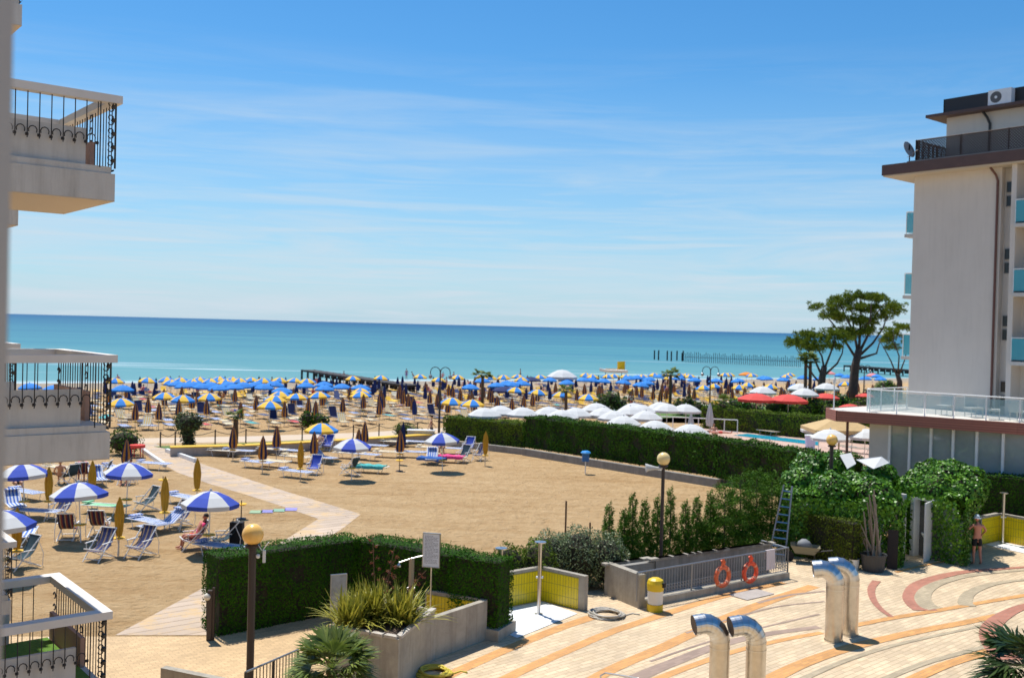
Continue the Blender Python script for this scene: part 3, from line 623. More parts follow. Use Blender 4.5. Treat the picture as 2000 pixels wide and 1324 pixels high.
for i, (px, py, s, lb) in enumerate([(1345, 812, 1.3, 'dark green shrub left of the double street lamp by the pool garden'), (1410, 822, 1.3, 'green shrub right of the double street lamp in the pool garden'), (1450, 815, 1.4, 'dark shrub behind the pool hedge under the left red parasol'), (1525, 812, 1.3, 'garden shrub below the right red parasol'), (1590, 820, 1.5, 'shrub at the foot of the two thin palms'), (1640, 808, 1.5, 'dark shrub at the foot of the big pine'), (1715, 800, 1.7, 'shrub under the pine beside the hotel'), (1692, 815, 1.4, 'leafy shrub behind the terrace corner'), (1735, 770, 1.5, 'far shrub on the sand between the pines and the hotel'), (1820, 800, 1.5, 'shrub hidden beside the hotel wall')]):
    s_ = s; bush(lb, UB(px, py), [(-.6 * s, 0, .6 * s, .8 * s, .7 * s, .7 * s), (.6 * s, .1, .5 * s, .8 * s, .7 * s, .6 * s), (0, .2, .9 * s, .6 * s, .6 * s, .5 * s)], (L_HEDGE, L_LIME, L_IVY)[i % 3], 36, .22)
# row of thujas
th = [(1186, 1128, 975), (1216, 1120, 985), (1232, 1118, 955), (1256, 1112, 968), (1281, 1110, 962), (1306, 1104, 945), (1336, 1100, 972), (1358, 1096, 962), (1384, 1092, 950)]
th_l = ['first thuja from the left in the row behind the ramp', 'second thuja from the left in the row behind the ramp', 'third thuja from the left, a tall thin one', 'fourth thuja from the left, left of the globe lamp post', 'fifth thuja from the left, under the horn loudspeaker', 'sixth thuja from the left, tall and dark by the lamp post', 'seventh thuja from the left, thin and pale', 'eighth thuja from the left, before the thick group', 'ninth thuja from the left, touching the thick group']
def thuja(px, by, ty, label, fat=1.0):
    p = U(px, by); h = V(px, ty, p.y).z; t = thing('thuja', label, 'tree', p, 0, 'thujas in a row behind the ramp enclosure')
    cs = []; k = 30
    for i in range(k):
        f = i / (k - 1); r = (.40 + .12 * math.sin(i * 1.7)) * (1 - f * .72) * fat * (.55 + .45 * min(1, f * 4)); a = i * 2.4
        cs.append((math.cos(a) * r * .75, math.sin(a) * r * .75, .25 + f * (h - .45), r * .62, r * .62, .20 + .07 * (1 - f)))
    q = clump_leaves(cs, 420 / fat ** .4, .085, .3, .6, .1)
    quads_mesh('crown', q, L_THUJA, t); MB().tube([(0, 0, 0), (.03, 0, h * .5), (0, 0, h * .9)], [.04, .03, .01]).build('trunk', BARK, t)
for (px, by, ty), lb in zip(th, th_l): thuja(px, by, ty, lb)
big = [(1412, 1092, 935, 'left dense conifer of the thick group behind the ramp'), (1442, 1084, 918, 'second dense conifer of the thick group behind the ramp'), (1474, 1080, 910, 'third dense conifer of the thick group, tallest'), (1504, 1076, 915, 'right dense conifer of the thick group, beside the ladder')]
for px, by, ty, lb in big: thuja(px, by, ty, lb, 2.5)
# pines
def limb(b, pts, r0, r1, n=7):
    k = len(pts); b.tube(pts, [r0 + (r1 - r0) * i / (k - 1) for i in range(k)], n=n)
def pine(label, base, Y, trunk_px, limbs, crowns, r0, cscale=1.0):
    p0 = V(base[0], base[1], Y); g = Vector((p0.x, p0.y, bz(p0.x, p0.y))); t = thing('stone_pine', label, 'tree', g)
    def W(q, dy=0): v = V(q[0], q[1], Y + dy); return v - g
    b = MB(); T = [Vector((0, 0, -.1))] + [W(q) for q in trunk_px]; limb(b, T, r0 * .85, r0 * .5); 
    for li, (pts) in enumerate(limbs):
        k = len(pts); dy = random.uniform(-2.2, 2.2)
        limb(b, [W(q, dy * i / (k - 1)) for i, q in enumerate(pts)], r0 * .22, r0 * .06, 6)
    b.build('trunk', mat('pine_bark', (.085, .062, .05), .95, var=.35, scale=2), t, smooth=True)
    cs = []
    s = Y / F
    for (cx, cy, w_, h_) in crowns:
        c_ = W((cx, cy)); k = max(3, int(w_ / 10))
        for i in range(int(k * 1.6)):
            a = random.uniform(0, 6.28); rr = math.sqrt(random.random()) * w_ * s * .42
            cs.append((c_.x + rr * math.cos(a), c_.y + rr * math.sin(a) * .9, c_.z + random.uniform(-.28, .42) * h_ * s * (1 - .5 * rr / (w_ * s * .42)), random.uniform(.5, .95) * cscale, random.uniform(.5, .95) * cscale, random.uniform(.22, .42) * cscale))
    q = []
    for (x, y, z, rx, ry, rz) in cs:
        for k in range(5):
            c_ = Vector((x + random.uniform(-rx, rx), y + random.uniform(-ry, ry), z + random.uniform(-rz, rz)))
            for j in range(34):
                d = Vector((random.gauss(0, 1), random.gauss(0, 1), random.gauss(.45, .8))).normalized(); L = random.uniform(.28, .50); s2 = d.cross(Vector((random.random(), random.random(), .3))).normalized() * .035
                q.append([c_ + d * .05, c_ + d * L * .6 + s2, c_ + d * L, c_ + d * L * .6 - s2])
    quads_mesh('crown', np.array([[tuple(v) for v in k_] for k_ in q]), L_PINE, t)
pine('big umbrella pine with a wide flat crown left of the hotel', (1664, 796), 112, [(1666, 760), (1670, 715), (1678, 680)],
     [[(1672, 700), (1650, 665), (1625, 630), (1605, 608)], [(1676, 690), (1668, 650), (1650, 615), (1640, 590)], [(1678, 680), (1680, 640), (1682, 600), (1680, 580)], [(1680, 685), (1700, 645), (1712, 612), (1730, 590)], [(1678, 695), (1705, 670), (1725, 640), (1735, 610)], [(1665, 660), (1640, 640), (1610, 640)], [(1684, 650), (1700, 625), (1702, 590)], [(1650, 668), (1668, 645), (1662, 600)], [(1680, 700), (1712, 690), (1720, 660)]],
     [(1680, 580, 70, 22), (1640, 590, 60, 24), (1716, 586, 64, 26), (1612, 602, 44, 26), (1740, 597, 34, 20), (1655, 600, 70, 20), (1700, 604, 60, 22), (1632, 618, 36, 16), (1642, 648, 44, 20), (1700, 648, 50, 20), (1668, 655, 40, 22), (1725, 618, 40, 22), (1660, 622, 60, 24), (1690, 630, 50, 24), (1615, 615, 50, 24), (1745, 608, 36, 24)], .75)
pine('smaller umbrella pine on the left, leaning to the right', (1600, 800), 108, [(1602, 770), (1606, 735), (1610, 715)],
     [[(1608, 740), (1590, 700), (1575, 680), (1560, 668)], [(1610, 722), (1605, 695), (1590, 670), (1590, 655)], [(1611, 718), (1622, 690), (1630, 668), (1628, 650)], [(1604, 750), (1590, 735), (1568, 700), (1555, 680)], [(1608, 735), (1635, 710), (1645, 690), (1648, 665)]],
     [(1595, 655, 50, 20), (1570, 664, 36, 20), (1622, 652, 40, 18), (1560, 668, 26, 12), (1605, 668, 44, 20), (1640, 660, 34, 20), (1585, 678, 50, 18), (1555, 672, 30, 16), (1625, 680, 34, 16)], .62)
pine('small umbrella pine partly hidden behind the hotel balconies', (1757, 765), 128, [(1757, 745), (1752, 730)],
     [[(1752, 735), (1740, 705), (1728, 682), (1718, 665)], [(1754, 730), (1756, 695), (1745, 665), (1745, 645)], [(1755, 735), (1768, 700), (1772, 660)]],
     [(1745, 650, 44, 24), (1765, 640, 40, 18), (1728, 662, 34, 20), (1755, 660, 44, 26), (1740, 676, 30, 16)], .5)
# palms
L_PALM = leafmat('palm_leaves', (.08, .14, .02), (.20, .25, .05), scale=2)
L_FLAX = leafmat('flax_leaves', (.24, .25, .025), (.46, .42, .06), scale=3, island=.35)
def fan_leaves(c, n, R0, mt=None, up=.4, seg=14, w=.03, drop=.25, stemf=.45, jitr=.2):
    q = []
    for i in range(n):
        a = i * 2.399 + random.uniform(-.2, .2); el = random.uniform(-.35, 1.25) * up * 2
        d = Vector((math.cos(a) * math.cos(el), math.sin(a) * math.cos(el), math.sin(el)))
        hub = Vector(c) + d * R0 * stemf * random.uniform(.8, 1.1); side = d.cross(Vector((0, 0, 1))).normalized(); nn = side.cross(d).normalized()
        q.append([Vector(c) + side * .012, hub + side * .012, hub - side * .012, Vector(c) - side * .012])
        for j in range(seg):
            f = (j / (seg - 1) - .5) * 2.6; L = R0 * (1 - stemf) * (1 - .18 * abs(f)) * random.uniform(.9, 1.1)
            dd = (d * math.cos(f) + side * math.sin(f) + nn * random.uniform(-.1, .15)).normalized(); s2 = dd.cross(nn).normalized() * w
            mid = hub + dd * L * .55; tip = hub + dd * L - Vector((0, 0, drop * L * random.uniform(.3, 1)))
            q.append([hub, mid + s2, tip, mid - s2])
    return np.array([[tuple(v) for v in k] for k in q])
def fan_palm(label, loc, h, n, R0, r=.14, seg=12, w=.03, name='fan_palm', m=None):
    t = thing(name, label, 'palm', loc)
    MB().tube([(0, 0, 0), (.03, 0, h * .5), (0, 0, h)], [r * 1.15, r, r * .9], n=9).build('trunk', mat('palm_bark', (.11, .07, .045), .95, var=.4, scale=14), t)
    quads_mesh('crown', fan_leaves((0, 0, h), n, R0, seg=seg, w=w), m or L_PALM, t); return t
p = V(648, 1305, 18.6); fan_palm('fan palm with yellow-green fronds at the bottom edge, in front of the planter', (p.x, p.y, 0), p.z, 44, 1.0, .12, 20, .026)
p = V(2025, 1310, 17.5); fan_palm('dark fan palm poking in at the bottom right corner', (p.x, p.y, 0), p.z, 50, 1.25, .14, 20, .03, m=leafmat('dark_palm', (.02, .05, .012), (.05, .09, .02)))
fan_palm('small palm with a bare trunk on the lawn strip by the promenade', U(459, 871), 1.9, 18, .75, .16, 9, .05)
fan_palm('left of the two thin palms by the red parasols', UB(1571, 808), 5.6, 22, 1.2, .17, 9, .08)
fan_palm('right of the two thin palms by the red parasols', UB(1580, 808), 5.3, 22, 1.2, .17, 9, .08)
fan_palm('small palm on the beach between the blue parasols', UB(941, 800), 3.3, 20, 1.2, .16, 9, .08)
fan_palm('small palm behind the white parasols near the tall hedge', UB(1104, 822), 2.6, 16, .9, .14, 9, .06)
fan_palm('bushy palm in the pool garden left of the double street lamp', UB(1308, 800), 3.6, 20, 1.2, .16, 9, .08)
fan_palm('short palm beside the pool deck behind the closed white parasol', UB(1412, 838), 2.3, 16, .9, .12, 9, .06)
def flax(label, loc, n, L0, tall=0):
    t = thing('flax_plant', label, 'plant', loc); q = []
    for i in range(n):
        a = random.uniform(0, 6.28); el = random.uniform(.45, 1.45); L = L0 * random.uniform(.6, 1.1); w_ = .028
        d = Vector((math.cos(a) * math.cos(el), math.sin(a) * math.cos(el), math.sin(el))); s = Vector((-math.sin(a), math.cos(a), 0)) * w_
        b0 = Vector((random.uniform(-.25, .25), random.uniform(-.2, .2), 0)); prev = b0; k = 4; pv = s
        for j in range(1, k + 1):
            f = j / k; c_ = b0 + d * L * f - Vector((0, 0, (1.3 - el * .7) * .42 * L * f * f)); sw = s * (1 - f * f * .95)
            q.append([prev + pv, c_ + sw, c_ - sw, prev - pv]); prev = c_; pv = sw
    quads_mesh('leaves', np.array([[tuple(v) for v in k_] for k_ in q]), L_FLAX, t)
    for k in range(tall):
        a = Vector((random.uniform(-.3, .5), random.uniform(-.1, .3), 0)); tip = a + Vector((.35 * (k - .6), .1, 1.9 - .25 * k))
        b = MB(); b.tube([a, a.lerp(tip, .5) + Vector((-.05, 0, .05)), tip], [.014, .012, .007], n=5); st = b.build('flower_stalk', mat('stalk', (.16, .09, .05), .8), t)
        cs = []
        for j in range(8): f = .45 + .55 * j / 8; p_ = a.lerp(tip, f); cs.append((p_.x + (-1) ** j * .07, p_.y, p_.z, .06, .04, .045))
        quads_mesh('blossom', clump_leaves(cs, 500, .06, .4, .9, .2), leafmat('rust_blossom', (.20, .06, .03), (.30, .12, .06)), st)
ctr = (Q0 + Q1 + Q2 + Q3) / 4
flax('big clump of yellow-green spiky leaves with tall rusty flower stalks in the planter', Vector((ctr.x - .35, ctr.y - .3, 1.2)), 330, 1.2, 4)
flax('second yellow-green spiky clump at the right end of the planter', Vector((ctr.x + .35, ctr.y - .4, 1.2)), 220, 1.2)
flax('third yellow-green spiky clump drooping over the left front edge of the planter', Vector((ctr.x - .75, ctr.y - .75, 1.2)), 170, 1.1)
# ================================================================== IVY HUTS
def ivy_hut(name, label, quad, H, lumps, dens, sz, skip=None):
    c = sum((Vector(q) for q in quad), Vector((0, 0, 0))) / 4; t = thing(name, label, 'hut', c)
    b = MB(); b.prism([(c + (q - c) * .78)[:2] for q in quad], 0, H - .4); b.build('wall', mat('white_render', (.62, .60, .56), .9, var=.08), t, origin=c)
    P = []; Nn = []
    for i in range(4):
        a_, b_ = quad[i], quad[(i + 1) % 4]; L = (b_ - a_).length; d = (b_ - a_) / L; nn = Vector((d.y, -d.x, 0))
        if nn.dot((a_ + b_) / 2 - c) < 0: nn = -nn
        n = int(L * H * dens * 1.15); u = rng.uniform(-.16 / L, 1 + .16 / L, n); v = rng.uniform(0, 1, n); v = np.clip(v, .0, 1)
        off = .12 + .12 * np.sin(u * L * 2.1 + i) * np.sin(v * 3 + 1) + .22 * v ** 3 + rng.normal(0, .05, n)
        p = np.array(a_)[None] + np.outer(u * L, np.array(d)) + np.outer(off, np.array(nn)); p[:, 2] = v * H
        keep = np.ones(n, bool)
        if skip and i == skip[0]: keep = ~((u > skip[1]) & (u < skip[2]) & (v * H < skip[3]))
        P.append(p[keep]); Nn.append(np.tile(np.array([nn.x, nn.y, .0]), (keep.sum(), 1)))
    n = int(14 * dens); uu = rng.uniform(0, 1, n)[:, None]; vv = rng.uniform(0, 1, n)[:, None]; qa = [np.array(k_) for k_ in quad]
    p = (qa[0] * (1 - uu) + qa[1] * uu) * (1 - vv) + (qa[3] * (1 - uu) + qa[2] * uu) * vv; p[:, 2] = H + .1 * np.sin(uu[:, 0] * 9) + rng.normal(0, .05, n); P.append(p); Nn.append(np.tile(np.array([0, 0, 1.0]), (n, 1)))
    q = leafquads(np.concatenate(P) - np.array(c), np.concatenate(Nn), sz, .85, .35)
    cs = [(l[0].x - c.x, l[0].y - c.y, l[1], l[2], l[3], l[4]) for l in lumps]
    q2 = clump_leaves(cs, dens * .7, sz * 1.1, .85, .4, .9)
    b = MB(); blob_core(b, cs, .8)
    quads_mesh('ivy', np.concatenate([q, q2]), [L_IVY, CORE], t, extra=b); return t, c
h1 = [U(1535, 1082), U(1748, 1106), U(1742, 1040), U(1560, 1030)]
lerpq = lambda q, u, v: (q[0].lerp(q[1], u)).lerp(q[3].lerp(q[2], u), v)
lum = [(lerpq(h1, u, v), 2.08 + dz, r_, r_, .86) for u, v, dz, r_ in ((.08, .35, .05, .85), (.40, .15, .05, .85), (.80, .2, .0, .95), (.12, .85, .30, .8), (.38, .85, .35, .75), (.85, .75, .12, .8), (.6, .5, -.1, .8))]
hut1, hc1 = ivy_hut('ivy_hut', 'left hut buried under glossy ivy, bundle of poles leaning on its front', h1, 2.15, lum, 420, .105)
h2 = [U(1765, 1078), U(1872, 1105), U(1900, 1060), U(1800, 1042)]
lum = [(lerpq(h2, u, v), 2.2 + dz, r_, r_, .80) for u, v, dz, r_ in ((.1, .3, -.05, .75), (.55, .2, .1, .85), (.95, .3, 0, .75), (.15, .85, 0.1, .75), (.6, .75, .28, .8), (.95, .8, .1, .7))]
hut2, hc2 = ivy_hut('ivy_hut', 'right hut buried under glossy ivy with an open white door', h2, 2.3, lum, 420, .10, skip=(0, .22, .24 + .80 / (h2[1] - h2[0]).length, 2.15))
d2 = (h2[1] - h2[0]); L2 = d2.length; d2 /= L2; n2_ = Vector((d2.y, -d2.x, 0))
if n2_.dot(h2[0] - hc2) < 0: n2_ = -n2_
Pd = h2[0] + d2 * L2 * .24
def obox(b, P, d, n, x0, x1, y0, y1, z0, z1):
    b.prism([(P + d * x0 + n * y0)[:2], (P + d * x1 + n * y0)[:2], (P + d * x1 + n * y1)[:2], (P + d * x0 + n * y1)[:2]], z0, z1)
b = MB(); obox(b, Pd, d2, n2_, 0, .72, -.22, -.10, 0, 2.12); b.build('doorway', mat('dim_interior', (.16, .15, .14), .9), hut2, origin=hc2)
b = MB(); obox(b, Pd, d2, n2_, -.14, .02, -.1, .22, 0, 2.15); obox(b, Pd, d2, n2_, .022, .72, -.1, .16, 2.07, 2.15); b.build('door_frame', WHITE, hut2, origin=hc2)
dv = (d2 * .35 + n2_ * .94).normalized(); dn = Vector((dv.y, -dv.x, 0))
b = MB(); obox(b, Pd + d2 * .73 + n2_ * .12, dv, dn, 0, .74, 0, .045, .03, 2.12); dr = b.build('door', WHITE, hut2, origin=hc2)
hp = Pd + d2 * .73 + n2_ * .12 + dv * .6 + dn * .07 - hc2; MB().tube([(hp.x, hp.y, 1.0), (hp.x - .1, hp.y, 1.0)], .015).build('handle', STEEL, dr)
b = MB(); q_ = Pd + d2 * .38 - n2_ * .05 - hc2; b.lathe([(.0, .72), (.14, .74), (.19, .86), (.21, .88)], 12, (q_.x, q_.y, 0)); b.tube([(q_.x, q_.y, .0), (q_.x, q_.y, .74)], .05); b.build('basin', WHITE, hut2)
ww = thing('white_wall', 'narrow white wall in the gap between the two ivy huts', 'wall', U(1752, 1085))
b = MB(); seg(b, U(1742, 1080), U(1763, 1086), .12, 0, 2.25, 1); b.build('wall_slab', mat('white_render', (.62, .6, .56)), ww, origin=ww.location)
b = MB()
wt = thing('shade_sail', 'white canvas sheets stretched behind the roofs of the ivy huts', 'canopy', U(1690, 1020))
for pts in ([(1640, 888, 3.3), (1662, 884, 3.3), (1672, 905, 3.0), (1655, 915, 2.9)], [(1672, 897, 3.1), (1722, 891, 3.3), (1738, 903, 3.1), (1706, 915, 2.9)]):
    W_ = [U(p[0], p[1], p[2]) for p in pts]; n = len(b.v); b.add([tuple(v) for v in W_] + [(v.x, v.y, v.z - .02) for v in W_], [(0, 1, 2, 3), (7, 6, 5, 4), (0, 4, 5, 1), (1, 5, 6, 2), (2, 6, 7, 3), (3, 7, 4, 0)])
b.build('canvas', CLOTHW, wt, origin=wt.location)
b = MB()
for px, py in ((1655, 905), (1700, 900), (1736, 900)): q_ = U(px, py, 3.0); b.tube([(q_.x, q_.y, 0), (q_.x, q_.y, 3.0)], .03)
b.build('pole', WHITE, wt, origin=wt.location)
# ================================================================== HOTEL (local x along the shaded wall to the right, y into the depth)
HZ = math.atan2(-A.y, -A.x)
C0 = V(1777, 660, 48); C0.z = 0
hotel = thing('hotel', 'pale hotel block on the right with brown eaves, lattice roof rail and blue glass balconies', 'hotel', C0, HZ)
HW = mat('hotel_render', (.66, .60, .53), .9, streak=.13, var=.05, scale=.35, bump=.15, bscale=30)
EAVE = mat('brown_eaves', (.10, .055, .045), .6, var=.1); PIPE = mat('copper_pipe', (.15, .065, .05), .5)
SOFF = mat('soffit', (.55, .48, .38), .9)
FASC = grid_mat('reddish_fascia', (.40, .145, .10), (.20, .07, .05), 30, .10, .012, plane='xz', rough=.5, offset=0, var=.05, stain=.08)
GLB = mat('blue_glass', (.10, .50, .60), .08, spec=.6, alpha=.5)
GLT = mat('terrace_glass', (.45, .68, .68), .05, spec=.6, alpha=.30)
GLD = mat('dark_window', (.03, .03, .03), .12, spec=.4)
TERR = mat('terrace_floor', (.62, .58, .52), .9, var=.06)
H0, H1 = 4.6, 15.65
b = MB(); b.bx(0, 4.15, 0, 14, 0, H1); b.bx(4.15, 14, .35, 14, 0, H1); b.build('wall', HW, hotel)
b = MB(); b.bx(4.83, 5.05, -.55, .35, H0, H1); b.build('balcony_fin', HW, hotel)
b = MB(); b.bx(-1.15, 14.5, -.85, 15, H1, H1 + .06); b.build('soffit', SOFF, hotel)
b = MB(); b.bx(-1.2, 14.6, -.9, 15.1, H1 + .061, H1 + .56); b.build('eaves', EAVE, hotel)
b = MB(); b.bx(-.5, 14, .15, 14, H1 + .56, H1 + .8); b.build('roof_kerb', CONCD, hotel)
# downpipe
MB().tube([(3.75, -.3, H1), (3.95, -.14, H1 - .35), (4.0, -.07, H1 - .6), (4.0, -.07, H0)], .055).build('downpipe', PIPE, hotel)
for z in (13.9, 10.9, 7.9, 4.95):
    for dz in (0, .62):
        f = MB(); f.bx(4.22, 4.68, .30, .345, z + dz, z + dz + .52)
        fo = f.build('window', mat('window_frame_grey', (.45, .43, .4)), hotel); MB().bx(4.25, 4.65, .285, .299, z + dz + .03, z + dz + .49).build('pane', GLD, fo)
for z in (7.0, 10.0, 13.02):
    s = MB(); s.bx(5.06, 9.5, -.75, .34, z - .16, z); bo = s.build('balcony', OFFW, hotel)
    MB().bx(5.10, 9.4, -.70, -.68, z + .08, z + 1.0).build('glass_panel', GLB, bo)
    MB().bx(5.10, 5.12, -.66, .3, z + .08, z + 1.0).build('glass_panel', GLB, bo)
    r = MB(); r.tube([(5.1, .3, z + 1.04), (5.1, -.69, z + 1.04), (9.4, -.69, z + 1.04)], .022)
    for x in (5.1, 6.2, 7.4): r.tube([(x, -.69, z), (x, -.69, z + 1.04)], .02)
    r.build('rail', WHITE, bo)
    dd = MB(); dd.bx(5.5, 8.6, .31, .345, z + .02, z + 2.2); dd.build('balcony_door', GLD, bo)
    s = MB(); s.bx(-1.0, 0, 1.0, 7, z - .16, z); bo = s.build('balcony', OFFW, hotel)
    MB().bx(-.95, -.93, 1.05, 6.9, z + .08, z + 1.05).build('glass_panel', GLB, bo)
    MB().bx(-.9, -.02, 1.05, 1.07, z + .08, z + 1.05).build('glass_panel', GLB, bo)
    r = MB(); r.tube([(0, 1.06, z + 1.09), (-.94, 1.06, z + 1.09), (-.94, 6.9, z + 1.09)], .022); r.tube([(-.94, 1.06, z), (-.94, 1.06, z + 1.09)], .022)
    r.build('rail', WHITE, bo)
# lattice rail
LAT = mat('lattice_wood', (.06, .038, .028), .8)
def lattice(P0, P1, z0, z1, name='lattice_rail'):
    P0, P1 = Vector(P0), Vector(P1); L = (P1 - P0).length; d = (P1 - P0) / L; b = MB(); h = z1 - z0; n = int(L / .13)
    nn = Vector((-d.y, d.x, 0)); up = Vector((0, 0, 1))
    for s_ in (1, -1):
        for i in range(-int(h / .13), n):
            x0 = i * .13 if s_ > 0 else i * .13 + h; x1 = x0 + h * s_
            za, zb = z0, z1
            a_, b_ = max(0, min(L, x0)), max(0, min(L, x1))
            if abs(a_ - b_) < .02: continue
            za = z0 + (a_ - x0) / (x1 - x0) * h; zb = z0 + (b_ - x0) / (x1 - x0) * h
            p, q = P0 + d * a_ + up * za, P0 + d * b_ + up * zb; t = (q - p).normalized(); w_ = nn.cross(t) * .026; o_ = nn * (.006 * s_)
            b.add([p + w_ + o_, p - w_ + o_, q - w_ + o_, q + w_ + o_], [(0, 1, 2, 3)])
    b.add([P0 + up * z0, P1 + up * z0, P1 + up * (z0 + .02), P0 + up * (z0 + .02)], [(0, 1, 2, 3)])
    for zc in (z0, z1): 
        p, q = P0 + up * zc, P1 + up * zc; b.tube([p, q], .03, 4)
    k = max(1, int(L / 1.9))
    for i in range(k + 1): p = P0 + d * (L * i / k); b.tube([p + up * (z0 - .1), p + up * (z1 + .03)], .05, 4)
    return b.build(name, LAT, hotel)
lattice((-.15, .35, 0), (13, .35, 0), H1 + .82, H1 + 1.78)
lattice((-.15, .35, 0), (-.15, 12, 0), H1 + .82, H1 + 1.78)
# penthouse
PZ = 18.95
b = MB(); b.bx(-.15, 14, 3.2, 13, H1 + .56, PZ); b.bx(3.95, 4.25, 3.0, 3.21, H1 + .56, PZ); b.build('penthouse', HW, hotel)
b = MB(); b.bx(-.9, 14.5, 2.5, 13.8, PZ, PZ + .14); b.build('penthouse_eaves', EAVE, hotel)
b = MB(); b.bx(-.35, 13, 3.4, 12, PZ + .14, PZ + .32); b.build('roof_slab', OFFW, hotel)
b = MB(); b.bx(-.4, 13, 3.3, 3.38, PZ + .3, PZ + .98); b.bx(-.4, -.32, 3.3, 9, PZ + .3, PZ + .98); b.build('roof_panel', mat('dark_panel', (.022, .018, .018), .5), hotel)
MB().tube([(1.75, 3.0, PZ), (1.95, 3.05, PZ - .3), (2.05, 3.12, PZ - .6), (2.05, 3.12, H1 + .6)], .06).build('downpipe', DARK, hotel)
ac = thing('air_conditioner', 'white air conditioning unit with a round fan on the hotel roof', 'air conditioner', C0 + Matrix.Rotation(HZ, 3, 'Z') @ Vector((2.05, 2.85, PZ + .15)), HZ)
MB().bx(0, 1.1, 0, .38, .05, .78).build('casing', WHITE, ac)
MB().tube([(.38, -.005, .42), (.38, .01, .42)], .27, 18).build('fan_grille', mat('ac_grille', (.12, .12, .12)), ac); MB().tube([(.38, -.02, .42), (.38, 0, .42)], .07, 10).build('hub', WHITE, ac)
MB().bx(.1, .2, .03, .35, 0, .05).build('foot', DARK, ac); MB().bx(.9, 1.0, .03, .35, 0, .05).build('foot', DARK, ac)
dish = thing('satellite_dish', 'grey satellite dish at the corner of the hotel roof rail', 'satellite dish', C0 + Matrix.Rotation(HZ, 3, 'Z') @ Vector((-.5, .25, H1 + .56)), 0)
b = MB(); b.lathe([(0.001, 0), (.15, .012), (.3, .05), (.42, .10), (.425, .11), (.3, .06), (.15, .02), (0.001, .008)], 22)
o = b.build('reflector', mat('dish_grey', (.42, .40, .38), .6), dish, smooth=True); o.location = (-.05, 0, .78); o.rotation_euler = (R(68), 0, R(160)); o.rotation_euler = Vector((.55, -.75, .35)).to_track_quat('Z', 'Y').to_euler()
MB().tube([(.1, .1, 0), (.1, .1, 1.1), (.02, .05, .8)], .03).build('mast', DARK, dish)
MB().tube([(-.05, 0, .45), (.25, -.42, .72)], .012).tube([(.2, -.36, .70), (.28, -.46, .74)], .03).build('feed_arm', STEEL, dish)
# terrace
poly = [(0, -6.0), (-1.1, -5.1), (-1.1, 6), (0, 6), (0, 0), (9, 0), (9, -3.55), (6.9, -3.95)]
b = MB(); b.prism(poly, H0 - .08, H0); b.build('terrace_slab', TERR, hotel)
def fringe(b, pts, z0, z1, th):
    for i in range(len(pts) - 1):
        P, Q = Vector((*pts[i], 0)), Vector((*pts[i + 1], 0)); d = (Q - P).normalized(); s = Vector((d.y, -d.x, 0)) * th
        b.prism([P[:2], Q[:2], (Q + s)[:2], (P + s)[:2]], z0, z1)
def fascia(P, Q, z0, z1):
    P, Q = Vector((*P, 0)), Vector((*Q, 0)); d = Q - P; L = d.length
    o = MB().bx(0, L, -.05, 0, 0, z1 - z0).build('fascia', FASC, hotel); o.location = (P.x, P.y, z0); o.rotation_euler = (0, 0, math.atan2(d.y, d.x)); return o
for i, j in ((2, 1), (1, 0), (0, 7), (7, 6)): fascia(poly[i], poly[j], H0 - .45, H0 + .03)
b = MB(); b.prism([(0.1, -5.8), (-1.0, -5.0), (-1.0, 5.9), (0, 5.9), (0, -.1), (8.9, -.1), (8.9, -3.6), (6.8, -4.0)], H0 - .42, H0 - .081); b.build('terrace_soffit', SOFF, hotel)
rp = [(.62, -1.2), (.62, -4.6), (.95, -4.95), (4.4, -4.25), (6.9, -3.78), (8.8, -3.6)]
for i in range(len(rp) - 1):
    P, Q = Vector((*rp[i], H0)), Vector((*rp[i + 1], H0)); L = (Q - P).length; k = max(1, round(L / 1.15)); d = (Q - P) / k
    for j in range(k):
        p, q = P + d * j, P + d * (j + 1); s = Vector((d.y, -d.x, 0)).normalized() * .006; e = d * (.05 / d.length)
        b = MB(); b.prism([(p + e)[:2], (q - e)[:2], (q - e + s)[:2], (p + e + s)[:2]], H0 + .10, H0 + .90); b.build('glass_panel', GLT, hotel)
        MB().tube([p, p + Vector((0, 0, 1.0))], .028).build('rail_post', WHITE, hotel)
    MB().tube([P + Vector((0, 0, 1.0)), Q + Vector((0, 0, 1.0))], .028).build('terrace_rail', WHITE, hotel)
MB().tube([(-.75, -5.1, H0), (-.75, -5.1, H0 + 1.15)], .03).lathe([(.03, 1.1), (.07, 1.2), (.07, 1.35), (.01, 1.5)], 10, (-.75, -5.1, H0)).build('flag_post', WHITE, hotel)
# veranda glazing under the terrace
VP0, VP1 = Vector((1.85, -4.75, 0)), Vector((8.8, -3.3, 0)); vd = (VP1 - VP0).normalized(); vn = Vector((vd.y, -vd.x, 0))
MB().prism([(1.0, -5.0), (1.85, -4.85), (1.85, -3.8), (1.0, -3.9)], 0, H0 - .42).build('pillar', OFFW, hotel)
xs = [0, .85, 1.73, 2.62, 3.55, 4.55, 5.5, 6.4, 7.1]
for i in range(len(xs)):
    p = VP0 + vd * xs[i] + vn * .04; b = MB(); b.box((p.x, p.y, (H0 - .42) / 2), (.10, .12, H0 - .42), math.atan2(vd.y, vd.x)); b.build('mullion', WHITE, hotel)
    if i < len(xs) - 1:
        a_, e_ = VP0 + vd * (xs[i] + .05), VP0 + vd * (xs[i + 1] - .05)
        MB().prism([a_[:2], e_[:2], (e_ - vn * .02)[:2], (a_ - vn * .02)[:2]], 1.0, H0 - .47).build('veranda_pane', mat('veranda_glass', (.30, .33, .33), .06, spec=.9, var=.2, scale=.5), hotel)
        a_, e_ = a_ - vd * .05, e_ + vd * .05
b = MB(); b.prism([VP0[:2], VP1[:2], (VP1 - vn * .1)[:2], (VP0 - vn * .1)[:2]], 0, .99); b.build('veranda_sill', HW, hotel)
